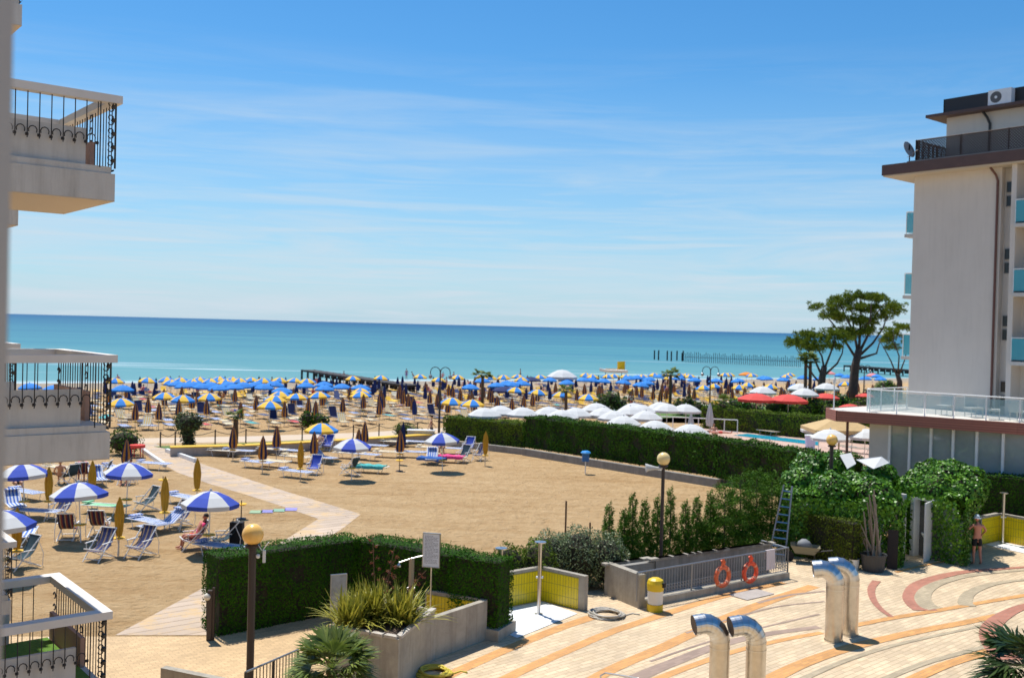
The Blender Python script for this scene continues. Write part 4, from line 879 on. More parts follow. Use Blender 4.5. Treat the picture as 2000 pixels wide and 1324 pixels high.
b = MB(); b.bx(1.0, 8.8, -3.2, -3.1, 0, H0 - .43); b.build('veranda_back', mat('veranda_inside', (.12, .11, .1), .9), hotel)
MB().tube([(.1, -5.3, 0), (.1, -5.3, H0 - .42)], .06).build('steel_post', PIPE, hotel)
# chairs / screens on the terrace seen through the glass
chair_m = mat('terrace_chair', (.55, .55, .52), .6)
for i, x in enumerate((3.4, 4.6, 5.5, 6.5)):
    loc = C0 + Matrix.Rotation(HZ, 3, 'Z') @ Vector((x, -3.1 + .2 * (i % 2), H0)); ch = thing('terrace_chair', ('leftmost pale armchair behind the terrace glass', 'second pale armchair from the left on the hotel terrace', 'third pale armchair from the left on the hotel terrace', 'rightmost pale armchair on the hotel terrace')[i], 'chair', loc, HZ + i, 'armchairs on the hotel terrace')
    MB().bx(-.28, .28, -.28, .28, .36, .44).build('seat', chair_m, ch)
    o = MB().bx(-.28, .28, .24, .30, .42, .92).build('backrest', chair_m, ch)
    for sx in (-.25, .25):
        for sy in (-.25, .25): MB().tube([(sx, sy, 0), (sx, sy, .37)], .018, 5).build('leg', chair_m, ch)

# ================================================================== LEFT APARTMENT BUILDING (own building; the camera stands on one of its balconies)
K = Vector((-4.56, 11.7, 0)); apt = thing('apartment_building', 'pale apartment building at the left edge with balconies of cream panels and dark ironwork', 'building', K - B * 4.50, math.atan2(B.y, B.x))
# local x = B (outwards to the sea side), local y = left/receding (A)
PANEL = mat('parapet_panel', (.58, .56, .52), .85, streak=.35, var=.08, scale=1.5, bump=.2, bscale=40); RAILM = mat('painted_rail', (.70, .66, .61), .6, var=.06, scale=3)
INNER = mat('salmon_render', (.42, .26, .20), .85, var=.08); SLAB = mat('balcony_slab', (.60, .575, .53), .85, streak=.5, var=.1, scale=1.2, bump=.2, bscale=25); UNDER = mat('balcony_underside', (.62, .50, .36), .9)
b = MB(); b.bx(-9, 0, -14.5, 14, 0, 16); b.build('facade', SLAB, apt)
def balcony(y0, zr, detail=True):
    """front right corner at local (4.4, y0); far corner y0+2.1; zr = rail top"""
    X = 4.4; W_ = 2.1; zs = zr - 1.22
    s = MB(); s.bx(0, X - .02, y0 + .02, y0 + W_ - .02, zs + .012, zs + .32); bo = s.build('balcony', SLAB, apt)
    MB().bx(0, X - .02, y0 + .02, y0 + W_ - .02, zs, zs + .011).build('underside', UNDER, bo)
    MB().bx(0, X - .06, y0 + .04, y0 + W_ - .04, zs + .321, zs + .40).build('slab_lip', SLAB, bo)
    r = MB(); r.bx(0, X + .03, y0 - .05, y0 + .10, zr - .09, zr); r.bx(0, X + .03, y0 + W_ - .10, y0 + W_ + .05, zr - .09, zr); r.bx(X - .12, X + .03, y0 + .101, y0 + W_ - .101, zr - .09, zr)
    r.build('rail', RAILM, bo)
    # solid near and far parapet panels
    p = MB(); p.bx(0, X - .33, y0 + .10, y0 + .15, zs + .40, zr - .40); p.build('parapet_panel', PANEL, bo)
    p = MB(); p.bx(0, X - .62, y0 + W_ - .15, y0 + W_ - .10, zs + .40, zr - .42); p.build('parapet_panel', PANEL, bo)
    MB().bx(X - .13, X - .08, y0 + .62, y0 + W_ - .12, zs + .40, zr - .46).build('salmon_panel', INNER, bo)
    bars = MB(); curls = MB()
    def bar(x, y, z0, z1, r=.006): bars.tube([(x, y, z0), (x, y, z1)], r, 4, cap=False)
    n = 15
    for i in range(n):
        x = X - .22 - i * .125
        bar(x, y0 + .03, zr - .60, zr - .09, .006)
        for sgn in (0, 1):
            cx = x - .0625; curls.tube([(cx + .045 * math.cos(a), y0 + .055, zr - .51 + .05 * math.sin(a)) for a in np.linspace(-.5, 3.6, 7)], .006, 4)
            break
        curls.tube([(x - .016, y0 + .05, zr - .56), (x + .016, y0 + .05, zr - .56)], .018, 4)
    for i in range(15): bar(X - .3 - i * .13, y0 + W_ + .0, zs + .35, zr - .09)
    for i in range(1, 20): bar(X - .04, y0 + i * W_ / 20, zs + .35, zr - .09)
    bars.tube([(X - .04, y0 + .02, zs + .36), (X - .04, y0 + W_ - .02, zs + .36)], .012, 4)
    bars.build('baluster', DARK, bo)
    for (x, y) in ((X - .03, y0 - .0), (X - .20, y0 - .0)):
        bars2 = MB(); bars2.tube([(x, y, zs + .38), (x, y, zr - .09)], .012 if x > X - .1 else .008, 5); bars2.build('corner_post', DARK, bo)
    for k in range(5):
        zc = zs + .47 + k * .155
        for sg in (-1, 1): curls.tube([(X - .085 + sg * .028 * math.cos(a) * (1), y0, zc + sg * .03 + .026 * math.sin(a) * sg) for a in np.linspace(0, 4.4, 8)], .007, 4)
        curls.tube([(X - .06, y0, zc - .02), (X - .045, y0 - .01, zc + .02)], .03, 5)
        for yy in (y0 + .9, y0 + W_):
            curls.tube([(X - .04, yy + .05 * math.cos(a), zc + .04 * math.sin(a)) for a in np.linspace(0, 5.0, 8)], .009, 4)
    curls.build('ironwork', DARK, bo)
    return bo
for yb in (0, 4.47):
    for zr in (13.55, 10.55, 7.55, 4.56, 1.5): balcony(yb, zr)
bx_ = thing('window_box', 'green grass-like mat on the floor of the lowest balcony on the left', 'mat', tuple(apt.matrix_world @ Vector((0, 0, 0))), 0)
bx_.location = apt.location + Matrix.Rotation(apt.rotation_euler[2], 3, 'Z') @ Vector((2.2, 1.0, 3.745)); bx_.rotation_euler = apt.rotation_euler
MB().bx(-1.6, 2.05, -.85, .98, .0, .02).build('turf', mat('green_turf', (.10, .22, .02), .95, var=.25, scale=30, bump=.6, bscale=200), bx_)
# the pale post of the camera's own balcony door, right at the left picture edge
fr = MB(); pf0, pf1 = V(31, 0, 1.25), V(15, 1324, 1.25); 
o1 = fr.v
def wpt(px, Y, z):
    d = ray(px, 662); return Vector((d.x / d.y * Y, Y, z))
xA = V(15, 662, 1.33).x
M = MB(); M.bx(xA - .05, xA, 1.25, 1.33, 6.6, 9.6); M.bx(xA - .012, xA + .0, 1.22, 1.2499, 6.6, 9.6)
dfr = thing('window_frame', 'blurred pale frame of the open balcony window at the very left edge', 'window frame', (xA, 1.25, 6.6))
M.build('jamb', mat('grey_frame', (.40, .37, .33), .6), dfr, origin=dfr.location)
M = MB(); M.bx(xA - .09, xA - .0505, 1.18, 1.33, 6.6, 9.6); M.bx(xA - .0195, xA - .0125, 1.235, 1.2499, 6.6, 9.6); M.build('rubber_seal', mat('black_rubber', (.01, .01, .01), .8), dfr, origin=dfr.location)
M = MB(); M.bx(xA - .9, xA, 1.18, 1.33, 9.6, 9.68); M.bx(xA - .9, xA, 1.18, 1.33, 6.52, 6.6); M.build('lintel', MATS['grey_frame'], dfr, origin=dfr.location)

# ================================================================== STREET FURNITURE
def sphere(b, c, r, n=20, k=12):
    b.lathe([(max(.0005, r * math.sin(math.pi * i / k)), -r * math.cos(math.pi * i / k)) for i in range(k + 1)], n, c)
def globe_lamp(label, px, py, pxw, m, horn=False, post=.075):
    s = F * .42 / pxw; p = V(px, py, s); t = thing('globe_lamp', label, 'street lamp', (p.x, p.y, 0), 0, 'street lamps with glass globes')
    b = MB(); b.tube([(0, 0, 0), (0, 0, p.z - .2)], post); b.build('post', BROWNP, t)
    b = MB(); b.lathe([(.09, 0), (.15, .02), (.15, .06), (.07, .10)], 14, (0, 0, p.z - .27)); b.build('collar', BROWNP, t)
    b = MB(); sphere(b, (0, 0, p.z), .21); b.build('globe', m, t, smooth=True)
    b = MB(); b.lathe([(.2, 0), (.2, .04), (post, .3)], 12); b.build('base', BROWNP, t)
    return t, p
l1, p1 = globe_lamp('tall dark lamp post with a large amber globe in front of the left hedge', 494, 1043, 42, AMBER)
l2, p2 = globe_lamp('dark lamp post with a pale yellow globe and a horn loudspeaker among the thujas', 1296, 896, 26, PALEY, post=.055)
l3, p3 = globe_lamp('lamp post with an orange globe behind the left ivy hut near the veranda', 1625, 859, 22, AMBER, post=.07)
l4, p4 = globe_lamp('small white globe lamp behind the bright green pool hedge', 1485, 787, 9.5, CLOTHW, post=.05)
cm_ = thing('camera_antenna', 'white antenna bracket and small camera fixed to the near lamp post', 'antenna', V(513, 1084, p1.y - .05))
b = MB(); b.box((.03, 0, -.02), (.05, .05, .24), 0); b.build('casing', WHITE, cm_)
MB().tube([(-.02, 0, .1), (-.09, 0, .2)], .008).tube([(.0, 0, .1), (.11, 0, .26)], .011).build('aerial', WHITE, cm_); b = MB(); sphere(b, (-.09, 0, -.02), .045, 10, 6); b.build('lens', WHITE, cm_); MB().tube([(-.02, 0, -.02), (-.18, .02, -.02)], .012).build('bracket', DARK, cm_)
hn = thing('horn_loudspeaker', 'grey horn loudspeaker on the lamp post with the pale yellow globe', 'loudspeaker', V(1281, 914, p2.y - .05))
b = MB(); b.tube([(-.32, 0, .0), (-.22, 0, .01), (.0, 0, .0), (.2, 0, 0)], [.14, .10, .05, .04], 14); b.build('horn', mat('light_grey', (.55, .55, .52)), hn); MB().tube([(.1, 0, 0), (.28, .03, 0)], .02).build('bracket', DARK, hn)
def double_lamp(label, base, top, Y):
    g = V(base[0], base[1], Y); t = thing('double_street_lamp', label, 'street lamp', (g.x, g.y, bz(g.x, g.y))); h = V(top[0], top[1], Y).z - bz(g.x, g.y)
    MB().tube([(0, 0, 0), (0, 0, h)], [.09, .045]).build('post', BROWNP, t)
    for s in (-1, 1):
        MB().tube([(0, 0, h - .4)] + [(s * (.35 + .33 * math.cos(a)), 0, h - .15 + .33 * math.sin(a)) for a in np.linspace(math.pi, 0, 8)] + [(s * .68, 0, h - .35)], .03, 6).build('arm', DARK, t)
        b = MB(); b.lathe([(.02, 0), (.12, -.08), (.15, -.2), (.02, -.32)], 10, (s * .68, 0, h - .33)); b.build('lantern', mat('lantern_glass', (.25, .25, .25), .3), t)
double_lamp('tall black double-armed street lamp by the end of the bright hedge', (857, 858), (858, 722), 69)
double_lamp('tall black double-armed street lamp in the pool garden', (1385, 830), (1386, 720), 84)
double_lamp('black street lamp by the big pine', (1686, 800), (1686, 716), 112)
def notice(label, px, top, bot, base, wpx, m, ang, glazed=False, lines=0, name='notice_board'):
    g = U(px, base); s = g.y / F; t = thing(name, label, 'sign', g, ang); z1 = V(px, top, g.y).z; z0 = V(px, bot, g.y).z; w_ = wpx * s
    MB().bx(-w_ / 2, w_ / 2, -.02, .02, z0, z1).build('panel', m, t)
    fr = MB(); 
    for a_ in ((-w_ / 2 - .02, -w_ / 2, z0 - .02, z1 + .02), (w_ / 2, w_ / 2 + .02, z0 - .02, z1 + .02)): fr.bx(a_[0], a_[1], -.03, .03, a_[2], a_[3])
    for a_ in ((z0 - .02, z0), (z1, z1 + .02)): fr.bx(-w_ / 2, w_ / 2, -.03, .03, a_[0], a_[1])
    fr.build('frame', STEEL, t)
    if lines:
        tx = MB(); hh = z1 - z0
        for i in range(lines):
            zc = z1 - hh * (.07 + .86 * i / lines); ww = w_ * (.78 if i % 4 else .5)
            x = -w_ * .41
            while x < -w_ * .41 + ww:
                l_ = random.uniform(.03, .09); tx.bx(x, min(x + l_, w_ * .42), -.0235, -.0205, zc - .006, zc + .006); x += l_ + .014
        tx.build('writing', mat('grey_print', (.28, .28, .30)), t)
    MB().tube([(0, .03, 0), (0, .03, z1 - .05)], .022).build('pole', STEEL, t)
    return t
notice('white notice board with rows of small grey print on a pole behind the near shower', 839, 1042, 1106, 1232, 33, mat('sign_white', (.80, .82, .86), .4), R(-12), lines=20)
tn = notice('small weathered glass-faced notice board half hidden by the spiky plants', 659, 1122, 1192, 1235, 30, mat('dull_glass', (.35, .38, .38), .25, var=.35, scale=2.5, spec=.6), R(25), name='display_case')
def shower(label, px, base, top, wood=False, arms=False, headr=.16):
    g = U(px, base); t = thing('beach_shower', label, 'shower', g, 0, 'outdoor showers'); h = V(px, top, g.y).z
    MB().tube([(0, 0, 0), (0, 0, h - .03)], .05 if not wood else .07, 10 if not wood else 4).build('column', STEEL if not wood else mat('brass_steel', (.55, .44, .28), .45, metal=.2), t)
    if arms:
        MB().tube([(-.32, -.08, h - .14), (0, 0, h - .04), (.42, .10, h + .05)], .016).build('arm', STEEL, t)
        b = MB(); b.lathe([(.02, .1), (.05, .05), (.055, 0)], 10, (-.32, -.08, h - .25)); b.build('shower_head', STEEL, t)
        b = MB(); b.lathe([(.02, .1), (.05, .05), (.055, 0)], 10, (.42, .10, h - .07)); b.build('shower_head', STEEL, t)
    else:
        b = MB(); b.lathe([(.04, -.05), (headr, -.02), (headr, .01), (.02, .03)], 16, (0, 0, h)); b.build('shower_head', STEEL, t)
    b = MB(); b.tube([(-.1, 0, 1.05), (.1, 0, 1.05)], .03, 8); b.build('tap', STEEL, t)
    MB().lathe([(.12, 0), (.12, .03), (.05, .05)], 12).build('base_plate', STEEL, t)
shower('square warm metal shower column with two slanting arms behind the plain concrete wall', 801, 1226, 1087, True, True)
shower('slim steel shower with a round head in front of the middle yellow tiled wall', 1052, 1200, 1058)
shower('shower with only its round head showing above the square hedge block', 975, 1226, 1070)
shower('thin steel shower in front of the yellow wall at the right edge', 1958, 1062, 962)
# bollards and posts
bo_ = thing('bollard', 'dark square bollard with a small lamp standing at the left end of the hedge', 'bollard', U(408, 1250)); MB().bx(-.05, .07, -.06, .06, 0, 1.25).bx(.07, .13, -.03, .03, 0, 1.32).build('post', BROWNP, bo_); b = MB(); sphere(b, (-.05, -.05, 1.1), .09, 10, 8); b.build('lamp_globe', mat('lamp_white', (.7, .66, .55)), bo_)
for px, b_, t_, lb in ((1103, 1092, 978, 'tall brown wooden stake behind the silvery bush'), (1151, 1082, 1020, 'short brown wooden stake right of the tall one')):
    g = U(px, b_); o = MB().tube([(0, 0, 0), (0, 0, V(px, t_, g.y).z)], .035, 6).build('wooden_stake', mat('brown_wood', (.16, .09, .05), .9), None); o.location = g; tag(o, lb, 'post', 'wooden stakes')
g = U(1143, 925); t = thing('blue_box', 'bright blue box on a thin white pole in front of the tall hedge', 'bin', g)
b = MB(); b.prism([(-.19, -.12), (.19, -.12), (.19, .12), (-.19, .12)], .68, 1.12); b.build('body', mat('blue_plastic', (.02, .15, .42), .4), t)
b = MB(); b.lathe([(.26, 0), (.28, .05), (.20, .13), (.01, .16)], 12, (0, 0, 1.12)); b.build('lid', mat('blue_plastic_light', (.05, .32, .75), .35), t); MB().tube([(0, 0, 0), (0, 0, .69)], .03).build('pole', WHITE, t)
# litter bin
g = U(1279, 1193); t = thing('litter_bin', 'white and yellow litter bin with a domed yellow lid by the ramp corner', 'bin', g, R(20))
MB().lathe([(.23, 0), (.23, .22)], 18).build('base', mat('yellow_plastic', (.72, .50, .01), .4), t)
MB().lathe([(.001, .221), (.215, .221), (.225, .60), (.001, .60)], 18).build('body', mat('white_plastic', (.75, .73, .66), .45), t)
MB().lathe([(.235, .601), (.245, .72), (.245, .80), (.21, .90), (.12, .95), (.001, .96)], 18).build('lid', MATS['yellow_plastic'], t, smooth=False)
MB().box((.155, -.17, .78), (.16, .1, .13), R(40)).build('opening', BLACKC, t)
# life rings, towel
for px, py, ang, c_, lb in ((1407, 1124, -8, (.70, .14, .05), 'left orange life ring hanging on the ramp railing, faded'), (1461, 1116, 6, (.80, .09, .03), 'right orange life ring hanging on the ramp railing, redder')):
    d = (PB - PA).normalized(); nrm = Vector((d.y, -d.x, 0)); 
    rr = ray(px, py); P_ = PA + off; tt = nrm.dot(P_ - Vector((0, 0, 8))) / nrm.dot(rr); c = Vector((0, 0, 8)) + rr * tt + nrm * .09
    t = thing('life_ring', lb, 'life ring', c, math.atan2(d.y, d.x), 'life rings on the ramp railing'); b = MB(); n, k = 28, 8; RR, r_ = .285, .07
    for i in range(n):
        a = 2 * math.pi * i / n
        for j in range(k): e = 2 * math.pi * j / k; b.v.append(((RR + r_ * math.cos(e)) * math.cos(a), r_ * .9 * math.sin(e), (RR + r_ * math.cos(e)) * math.sin(a)))
    for i in range(n):
        for j in range(k): b.f.append((i * k + j, i * k + (j + 1) % k, ((i + 1) % n) * k + (j + 1) % k, ((i + 1) % n) * k + j)); b.m.append(0)
    b.build('ring', mat('ring_orange' + str(ang), c_, .5, var=.15, scale=6), t, smooth=True)
    for a in (45, 135, 225, 315): b = MB(); b.tube([((RR) * math.cos(R(a - 7)), 0, RR * math.sin(R(a - 7))), (RR * math.cos(R(a + 7)), 0, RR * math.sin(R(a + 7)))], .076, 10); b.build('band', mat('ring_band', (.72, .30, .18), .5), t)
    MB().tube([(-.06, .0, RR), (-.03, -.05, .55), (.05, -.03, .45), (.0, -.02, .30)], .035, 6).tube([(-.05, .02, .5), (.06, .02, .3)], .03).build('rope', MATS['ring_orange' + str(ang)], t)
d = (PB - PA).normalized(); nrm = Vector((d.y, -d.x, 0)); rr = ray(1504, 1075); c = Vector((0, 0, 8)) + rr * (nrm.dot(PA + off - Vector((0, 0, 8))) / nrm.dot(rr)); c.z = 1.04
t = MB(); nx = 8
for i in range(nx + 1):
    x = -.21 + .42 * i / nx; y = -.04 - .012 * math.sin(i * 1.9)
    t.v += [(x, .06, -.3), (x, .03, .01), (x, -.03, .012), (x, y, -.25), (x, y * 1.2, -.62)]
for i in range(nx):
    for j in range(4): t.f.append((i * 5 + j, i * 5 + j + 1, (i + 1) * 5 + j + 1, (i + 1) * 5 + j)); t.m.append(0)
o = t.build('towel', mat('white_towel', (.66, .60, .60), .95, var=.05)); o.location = c; o.rotation_euler = (0, 0, math.atan2(d.y, d.x)); tag(o, 'pale towel draped over the right end of the ramp railing', 'towel')
# hoses
def hose(label, px, py, r, m, turns=7, th=.022):
    g = U(px, py); pts = []
    for i in range(turns * 18):
        a = i / 18 * 2 * math.pi; rr = r * (.72 + .28 * math.sin(i * .37) ** 2); k = i / (turns * 18)
        pts.append((rr * math.cos(a) + .03 * math.sin(i * .9), rr * math.sin(a) * .95, .03 + .012 * (i // 18) + .01 * math.sin(i * .5)))
    pts += [(r * 1.1, .05, .03), (r * 1.5, .25, .025), (r * 1.9, .15, .025)]
    o = MB().tube(pts, th, 6).build('hose', m, None, smooth=True); o.location = g; tag(o, label, 'hose', 'coiled garden hoses')
hose('pale grey garden hose coiled on the paving by the ramp wall', 1184, 1203, .50, mat('grey_hose', (.45, .41, .34), .5), 8)
hose('yellow garden hose coiled on the paving at the bottom edge', 847, 1318, .40, mat('yellow_hose', (.62, .50, .06), .45), 9)
# ladder
lad = thing('ladder', 'grey metal ladder leaning against the left ivy hut', 'ladder', U(1518, 1094)); g = lad.location
T0, T1 = V(1531, 946, g.y + .45) - g, V(1547, 949, g.y + .45) - g; B0, B1 = U(1500, 1092) - g, U(1532, 1096) - g
MB().tube([B0, T0], .035, 4).build('rail', GALV, lad); MB().tube([B1, T1], .035, 4).build('rail', GALV, lad)
for i in range(9): f = (i + .8) / 9.6; MB().tube([B0.lerp(T0, f), B1.lerp(T1, f)], .028, 4).build('rung', STEEL, lad)
# wheelbarrow
wb = thing('wheelbarrow', 'old wheelbarrow with a grey sack by the end of the ramp railing', 'wheelbarrow', U(1572, 1098), R(-15)); 
b = MB(); b.add([(-.35, -.25, .35), (.3, -.22, .32), (.3, .22, .32), (-.35, .25, .35), (-.5, -.36, .62), (.5, -.3, .58), (.5, .3, .58), (-.5, .36, .62)], [(0, 1, 2, 3), (0, 4, 5, 1), (1, 5, 6, 2), (2, 6, 7, 3), (3, 7, 4, 0)]); b.build('tray', mat('tray_olive', (.22, .20, .13), .7), wb)
MB().tube([(-.3, -.2, .33), (.9, -.28, .55)], .02).build('handle', DARK, wb); MB().tube([(-.3, .2, .33), (.9, .28, .55)], .02).build('handle', DARK, wb)
MB().tube([(-.55, -.04, .18), (-.55, .04, .18)], .18, 14).build('wheel', BLACKC, wb); MB().tube([(.3, -.2, .34), (.35, -.22, 0)], .02).tube([(.3, .2, .34), (.35, .22, 0)], .02).build('leg', DARK, wb)
sk = thing('sack', 'pale grey sack lying in the wheelbarrow', 'sack', U(1572, 1098) + Vector((-.05, 0, .62))); b = MB(); b.lathe([(.001, -.13), (.18, -.1), (.26, 0), (.2, .12), (.08, .2), (.001, .2)], 12, fn=lambda j, i: 1 + .1 * math.sin(j * 1.7 + i)); b.build('cloth', mat('grey_sack', (.22, .23, .24), .7), sk, smooth=True)
# pot with poles, bucket, plank
pg = U(1705, 1115); t = thing('plastic_tub', 'big black tub holding a bundle of poles in front of the left ivy hut', 'tub', pg); MB().lathe([(.001, .02), (.34, .02), (.42, .55), (.45, .56), (.45, .60), (.39, .59), (.32, .08)], 18).build('tub_wall', mat('dark_tub', (.045, .045, .045), .6), t)
PLM = mat('weathered_pole', (.27, .21, .15), .7, var=.2, scale=6)
for i in range(15):
    a = random.uniform(-.28, .28); bb = random.uniform(-.22, .2); tp = [(-.28, 2.45), (.0, 2.7), (-.1, 2.5), (-.45, 1.5), (-.55, 1.2), (.12, 2.2), (-.3, 1.9), (.05, 2.5), (-.4, 1.7), (-.15, 2.2), (.18, 1.9), (-.5, 1.35), (-.25, 1.6), (.3, 1.3), (.42, 1.1)][i]
    o = MB().tube([(0, 0, 0), (tp[0] * .9 - a, .28 - bb * .3, tp[1])], [.030, .022], 6).build('wooden_pole', PLM, None)
    o.location = pg + Vector((a + (.15 if i % 4 == 0 else 0), bb, .06)); tag(o, ['seventh', 'second', 'fourth', 'fifth', 'shortest leftmost', 'eighth', 'sixth', 'tallest middle', 'third', 'ninth', 'tenth', 'lower left', 'short inner', 'lower right', 'shortest rightmost'][i] + ' weathered pole in the big black tub, counting tips from the left', 'pole', 'poles bundled in the black tub')
t = thing('bucket', 'white bucket left of the big black tub', 'bucket', U(1668, 1112)); MB().lathe([(.001, .01), (.14, .01), (.17, .36), (.18, .37)], 14).build('pail', MATS['white_plastic'], t); MB().tube([(.17, 0, .34), (.1, -.1, .3), (-.1, -.1, .3), (-.17, 0, .34)], .008, 4).build('handle', STEEL, t)
o = MB().bx(-.17, .17, -.02, .02, 0, 1.35).build('dark_board', mat('dark_board_wood', (.03, .022, .018), .8)); o.location = U(1742, 1112); o.rotation_euler = (R(-6), 0, R(-25)); tag(o, 'dark board standing right of the pole bundle', 'board')
# ducts
def duct(label, px, base, top, dia, ang, group='steel ventilation pipes', reach=.55, py0=None):
    g = U(px, base); t = thing('ventilation_pipe', label, 'vent pipe', g, ang, group); h = V(px, top, g.y).z; r = dia / 2; Rb = reach; zc = h - r - Rb
    DUCT = mat('duct_steel', (.60, .56, .50), .30, metal=1.0, var=.15, scale=3, bump=.15, bscale=14)
    b = MB(); b.lathe([(r, 0), (r, zc)], 28); b.build('pipe', DUCT, t, smooth=True)
    b = MB(); segs = 6; total = R(108); pts = [(0, 0, zc)]; 
    path = []
    for i in range(segs + 1):
        a = total * i / segs; path.append(Vector((-Rb + Rb * math.cos(a), 0, zc + Rb * math.sin(a))))
    end = (path[-1] - path[-2]).normalized(); path.append(path[-1] + end * .10)
    b.tube(path, r * 1.0, 28, cap=False); o = b.build('elbow', mat('elbow_steel', (.60, .60, .60), .30, metal=1.0, var=.08, bump=.08, bscale=10), t)
    s = MB()
    for i in range(0, len(path) - 1):
        d = (path[i + 1] - path[i]).normalized(); s.tube([path[i] - d * .012, path[i] + d * .012], r * 1.025, 28, cap=False)
    s.tube([Vector((0, 0, zc - .16)), Vector((0, 0, zc - .13))], r * 1.03, 28, cap=False); s.build('seam', STEEL, t)
    e = path[-1]; mt = MB(); mt.tube([e - end * .02, e - end * .012], r * .97, 24); mt.build('opening', mat('duct_inside', (.10, .07, .05), .7), t)
    b = MB(); b.lathe([(r * 1.08, 0), (r * 1.08, .05)], 24); b.build('base_ring', STEEL, t)
duct('front left shiny bent pipe cut by the bottom edge of the picture', 1402, 1400, 1197, .41, R(8), reach=.36)
duct('front right shiny bent pipe cut by the bottom edge of the picture', 1473, 1404, 1200, .41, R(8), reach=.36)
duct('taller bent pipe standing free on the paving, nearer of the rear pair', 1628, 1252, 1095, .45, R(-10), reach=.36)
duct('bent pipe just behind its twin, farther of the rear pair', 1659, 1240, 1089, .43, R(-10), reach=.36)
hr = thing('handrail_loop', 'thin steel hoop rail rising at the bottom edge', 'handrail', U(1200, 1375)); Hx, Hy = V(1175, 1312, 22) , V(1245, 1324, 21.4)
MB().tube([(Hx.x - .02, 22, 0), (Hx.x - .02, 22, Hx.z - .08), (Hx.x + .08, 21.95, Hx.z), (Hy.x, 21.4, Hy.z), (Hy.x + .4, 21, Hy.z - .12), (Hy.x + .42, 21, 0)], .022, 8).build('tube', STEEL, hr, origin=hr.location)
# metal drain cover
struct(MB().box((0, 0, 0), (1.3, .7, .012), R(38)).build('drain_cover', GREYW)).location = U(1468, 1160, .03)
# mats on the sand
for (px, py, c_, lb) in ((500, 1000, (.30, .42, .25), 'pale green foam mat lying flat on the sand, leftmost'), (522, 999, (.25, .24, .50), 'left violet foam mat on the sand'), (545, 997, (.24, .40, .28), 'second green foam mat, between the two violet ones'), (568, 995, (.28, .26, .60), 'right violet foam mat next to the walkway')):
    o = MB().box((0, 0, .016), (.50, .62, .018), R(8)).build('foam_mat', mat('foam' + str(px), c_, .9, var=.1)); o.location = U(px, py); tag(o, lb, 'mat')
# ================================================================== PARASOLS
def open_parasol(name, label, cat, mats, Rr=.98, H=2.12, n=8, val=.13, rise=.42, tray=True, fringe_w=False, sub=1):
    """n panels alternating the two mats; valance, pole, hub and tray are parts"""
    t = thing(name, label, cat, (0, 0, 0)); zr = H - rise; b = MB(); ns = n * 4
    prof = [(.02, H), (.30 * Rr, H - .10 * rise), (.62 * Rr, H - .42 * rise), (Rr, zr)]
    def mm(j, i): return ((j // 4) % 2) if len(mats) > 1 else 0
    def fn(j, i):
        u = (j % 4) / 4; return 1 - .085 * math.sin(math.pi * u) * (i > 0)
    b.lathe(prof[::-1], ns, fn=lambda j, i: fn(j, 3 - i), m=mm)
    k0 = len(b.v); zs = []
    for j in range(ns):
        a = 2 * math.pi * j / ns; u = (j % 4) / 4; r = Rr * (1 - .085 * math.sin(math.pi * u)); b.v.append((r * math.cos(a), r * math.sin(a), zr)); 
    for j in range(ns):
        a = 2 * math.pi * j / ns; u = (j % 4) / 4; r = Rr * (1 - .085 * math.sin(math.pi * u)) * .985; b.v.append((r * math.cos(a), r * math.sin(a), zr - val * (1 + .15 * math.sin(math.pi * u))))
    for j in range(ns): b.f.append((k0 + j, k0 + (j + 1) % ns, k0 + ns + (j + 1) % ns, k0 + ns + j)); b.m.append(mm(j, 0))
    b.build('canopy', mats, t)
    MB().tube([(0, 0, 0), (0, 0, H + .06)], .022, 8).build('pole', WHITE, t)
    r = MB()
    for i in range(n): a = 2 * math.pi * i / n; r.tube([(0, 0, H - .04), (Rr * .97 * math.cos(a), Rr * .97 * math.sin(a), zr - .02)], .008, 4); r.tube([(0, 0, zr - .1), (Rr * .5 * math.cos(a), Rr * .5 * math.sin(a), H - .3 * rise - .03)], .007, 4)
    r.build('rib', WHITE, t)
    b = MB(); b.lathe([(.001, .09), (.03, .08), (.045, .03), (.06, -.02)], 10, (0, 0, H)); b.build('finial', mats[0], t)
    if tray: MB().lathe([(.001, -.015), (.20, -.015), (.22, .02), (.20, .03), (.001, .02)], 14, (0, 0, .62)).build('tray', YEL, t)
    return t
def shut_parasol(name, label, cat, mats, H=1.95, z0=.78, Rr=.15, n=8, tray=True, slim=False):
    t = thing(name, label, cat, (0, 0, 0)); b = MB(); ns = n * 2 if not slim else n * 2
    hh = H - z0
    prof = [(.02, H), (Rr * .45, H - .18 * hh), (Rr * .85, H - .55 * hh), (Rr * 1.0, H - .82 * hh), (Rr * .8, z0), (Rr * .2, z0 + .03)] if not slim else [(.015, H), (Rr * .7, H - .2 * hh), (Rr, H - .5 * hh), (Rr * .8, H - .85 * hh), (Rr * .55, z0), (Rr * .1, z0 + .02)]
    b.lathe(prof[::-1], ns, fn=lambda j, i: 1.18 if j % 2 else .72, m=lambda j, i: ((j // 2) % 2) if len(mats) > 1 else 0)
    b.build('folded_canopy', mats, t)
    MB().tube([(0, 0, 0), (0, 0, z0 + .1)], .022, 6).build('pole', POLE, t)
    if tray: MB().lathe([(.001, -.015), (.18, -.015), (.20, .02), (.001, .03)], 10, (0, 0, .60)).build('tray', YEL, t)
    return t
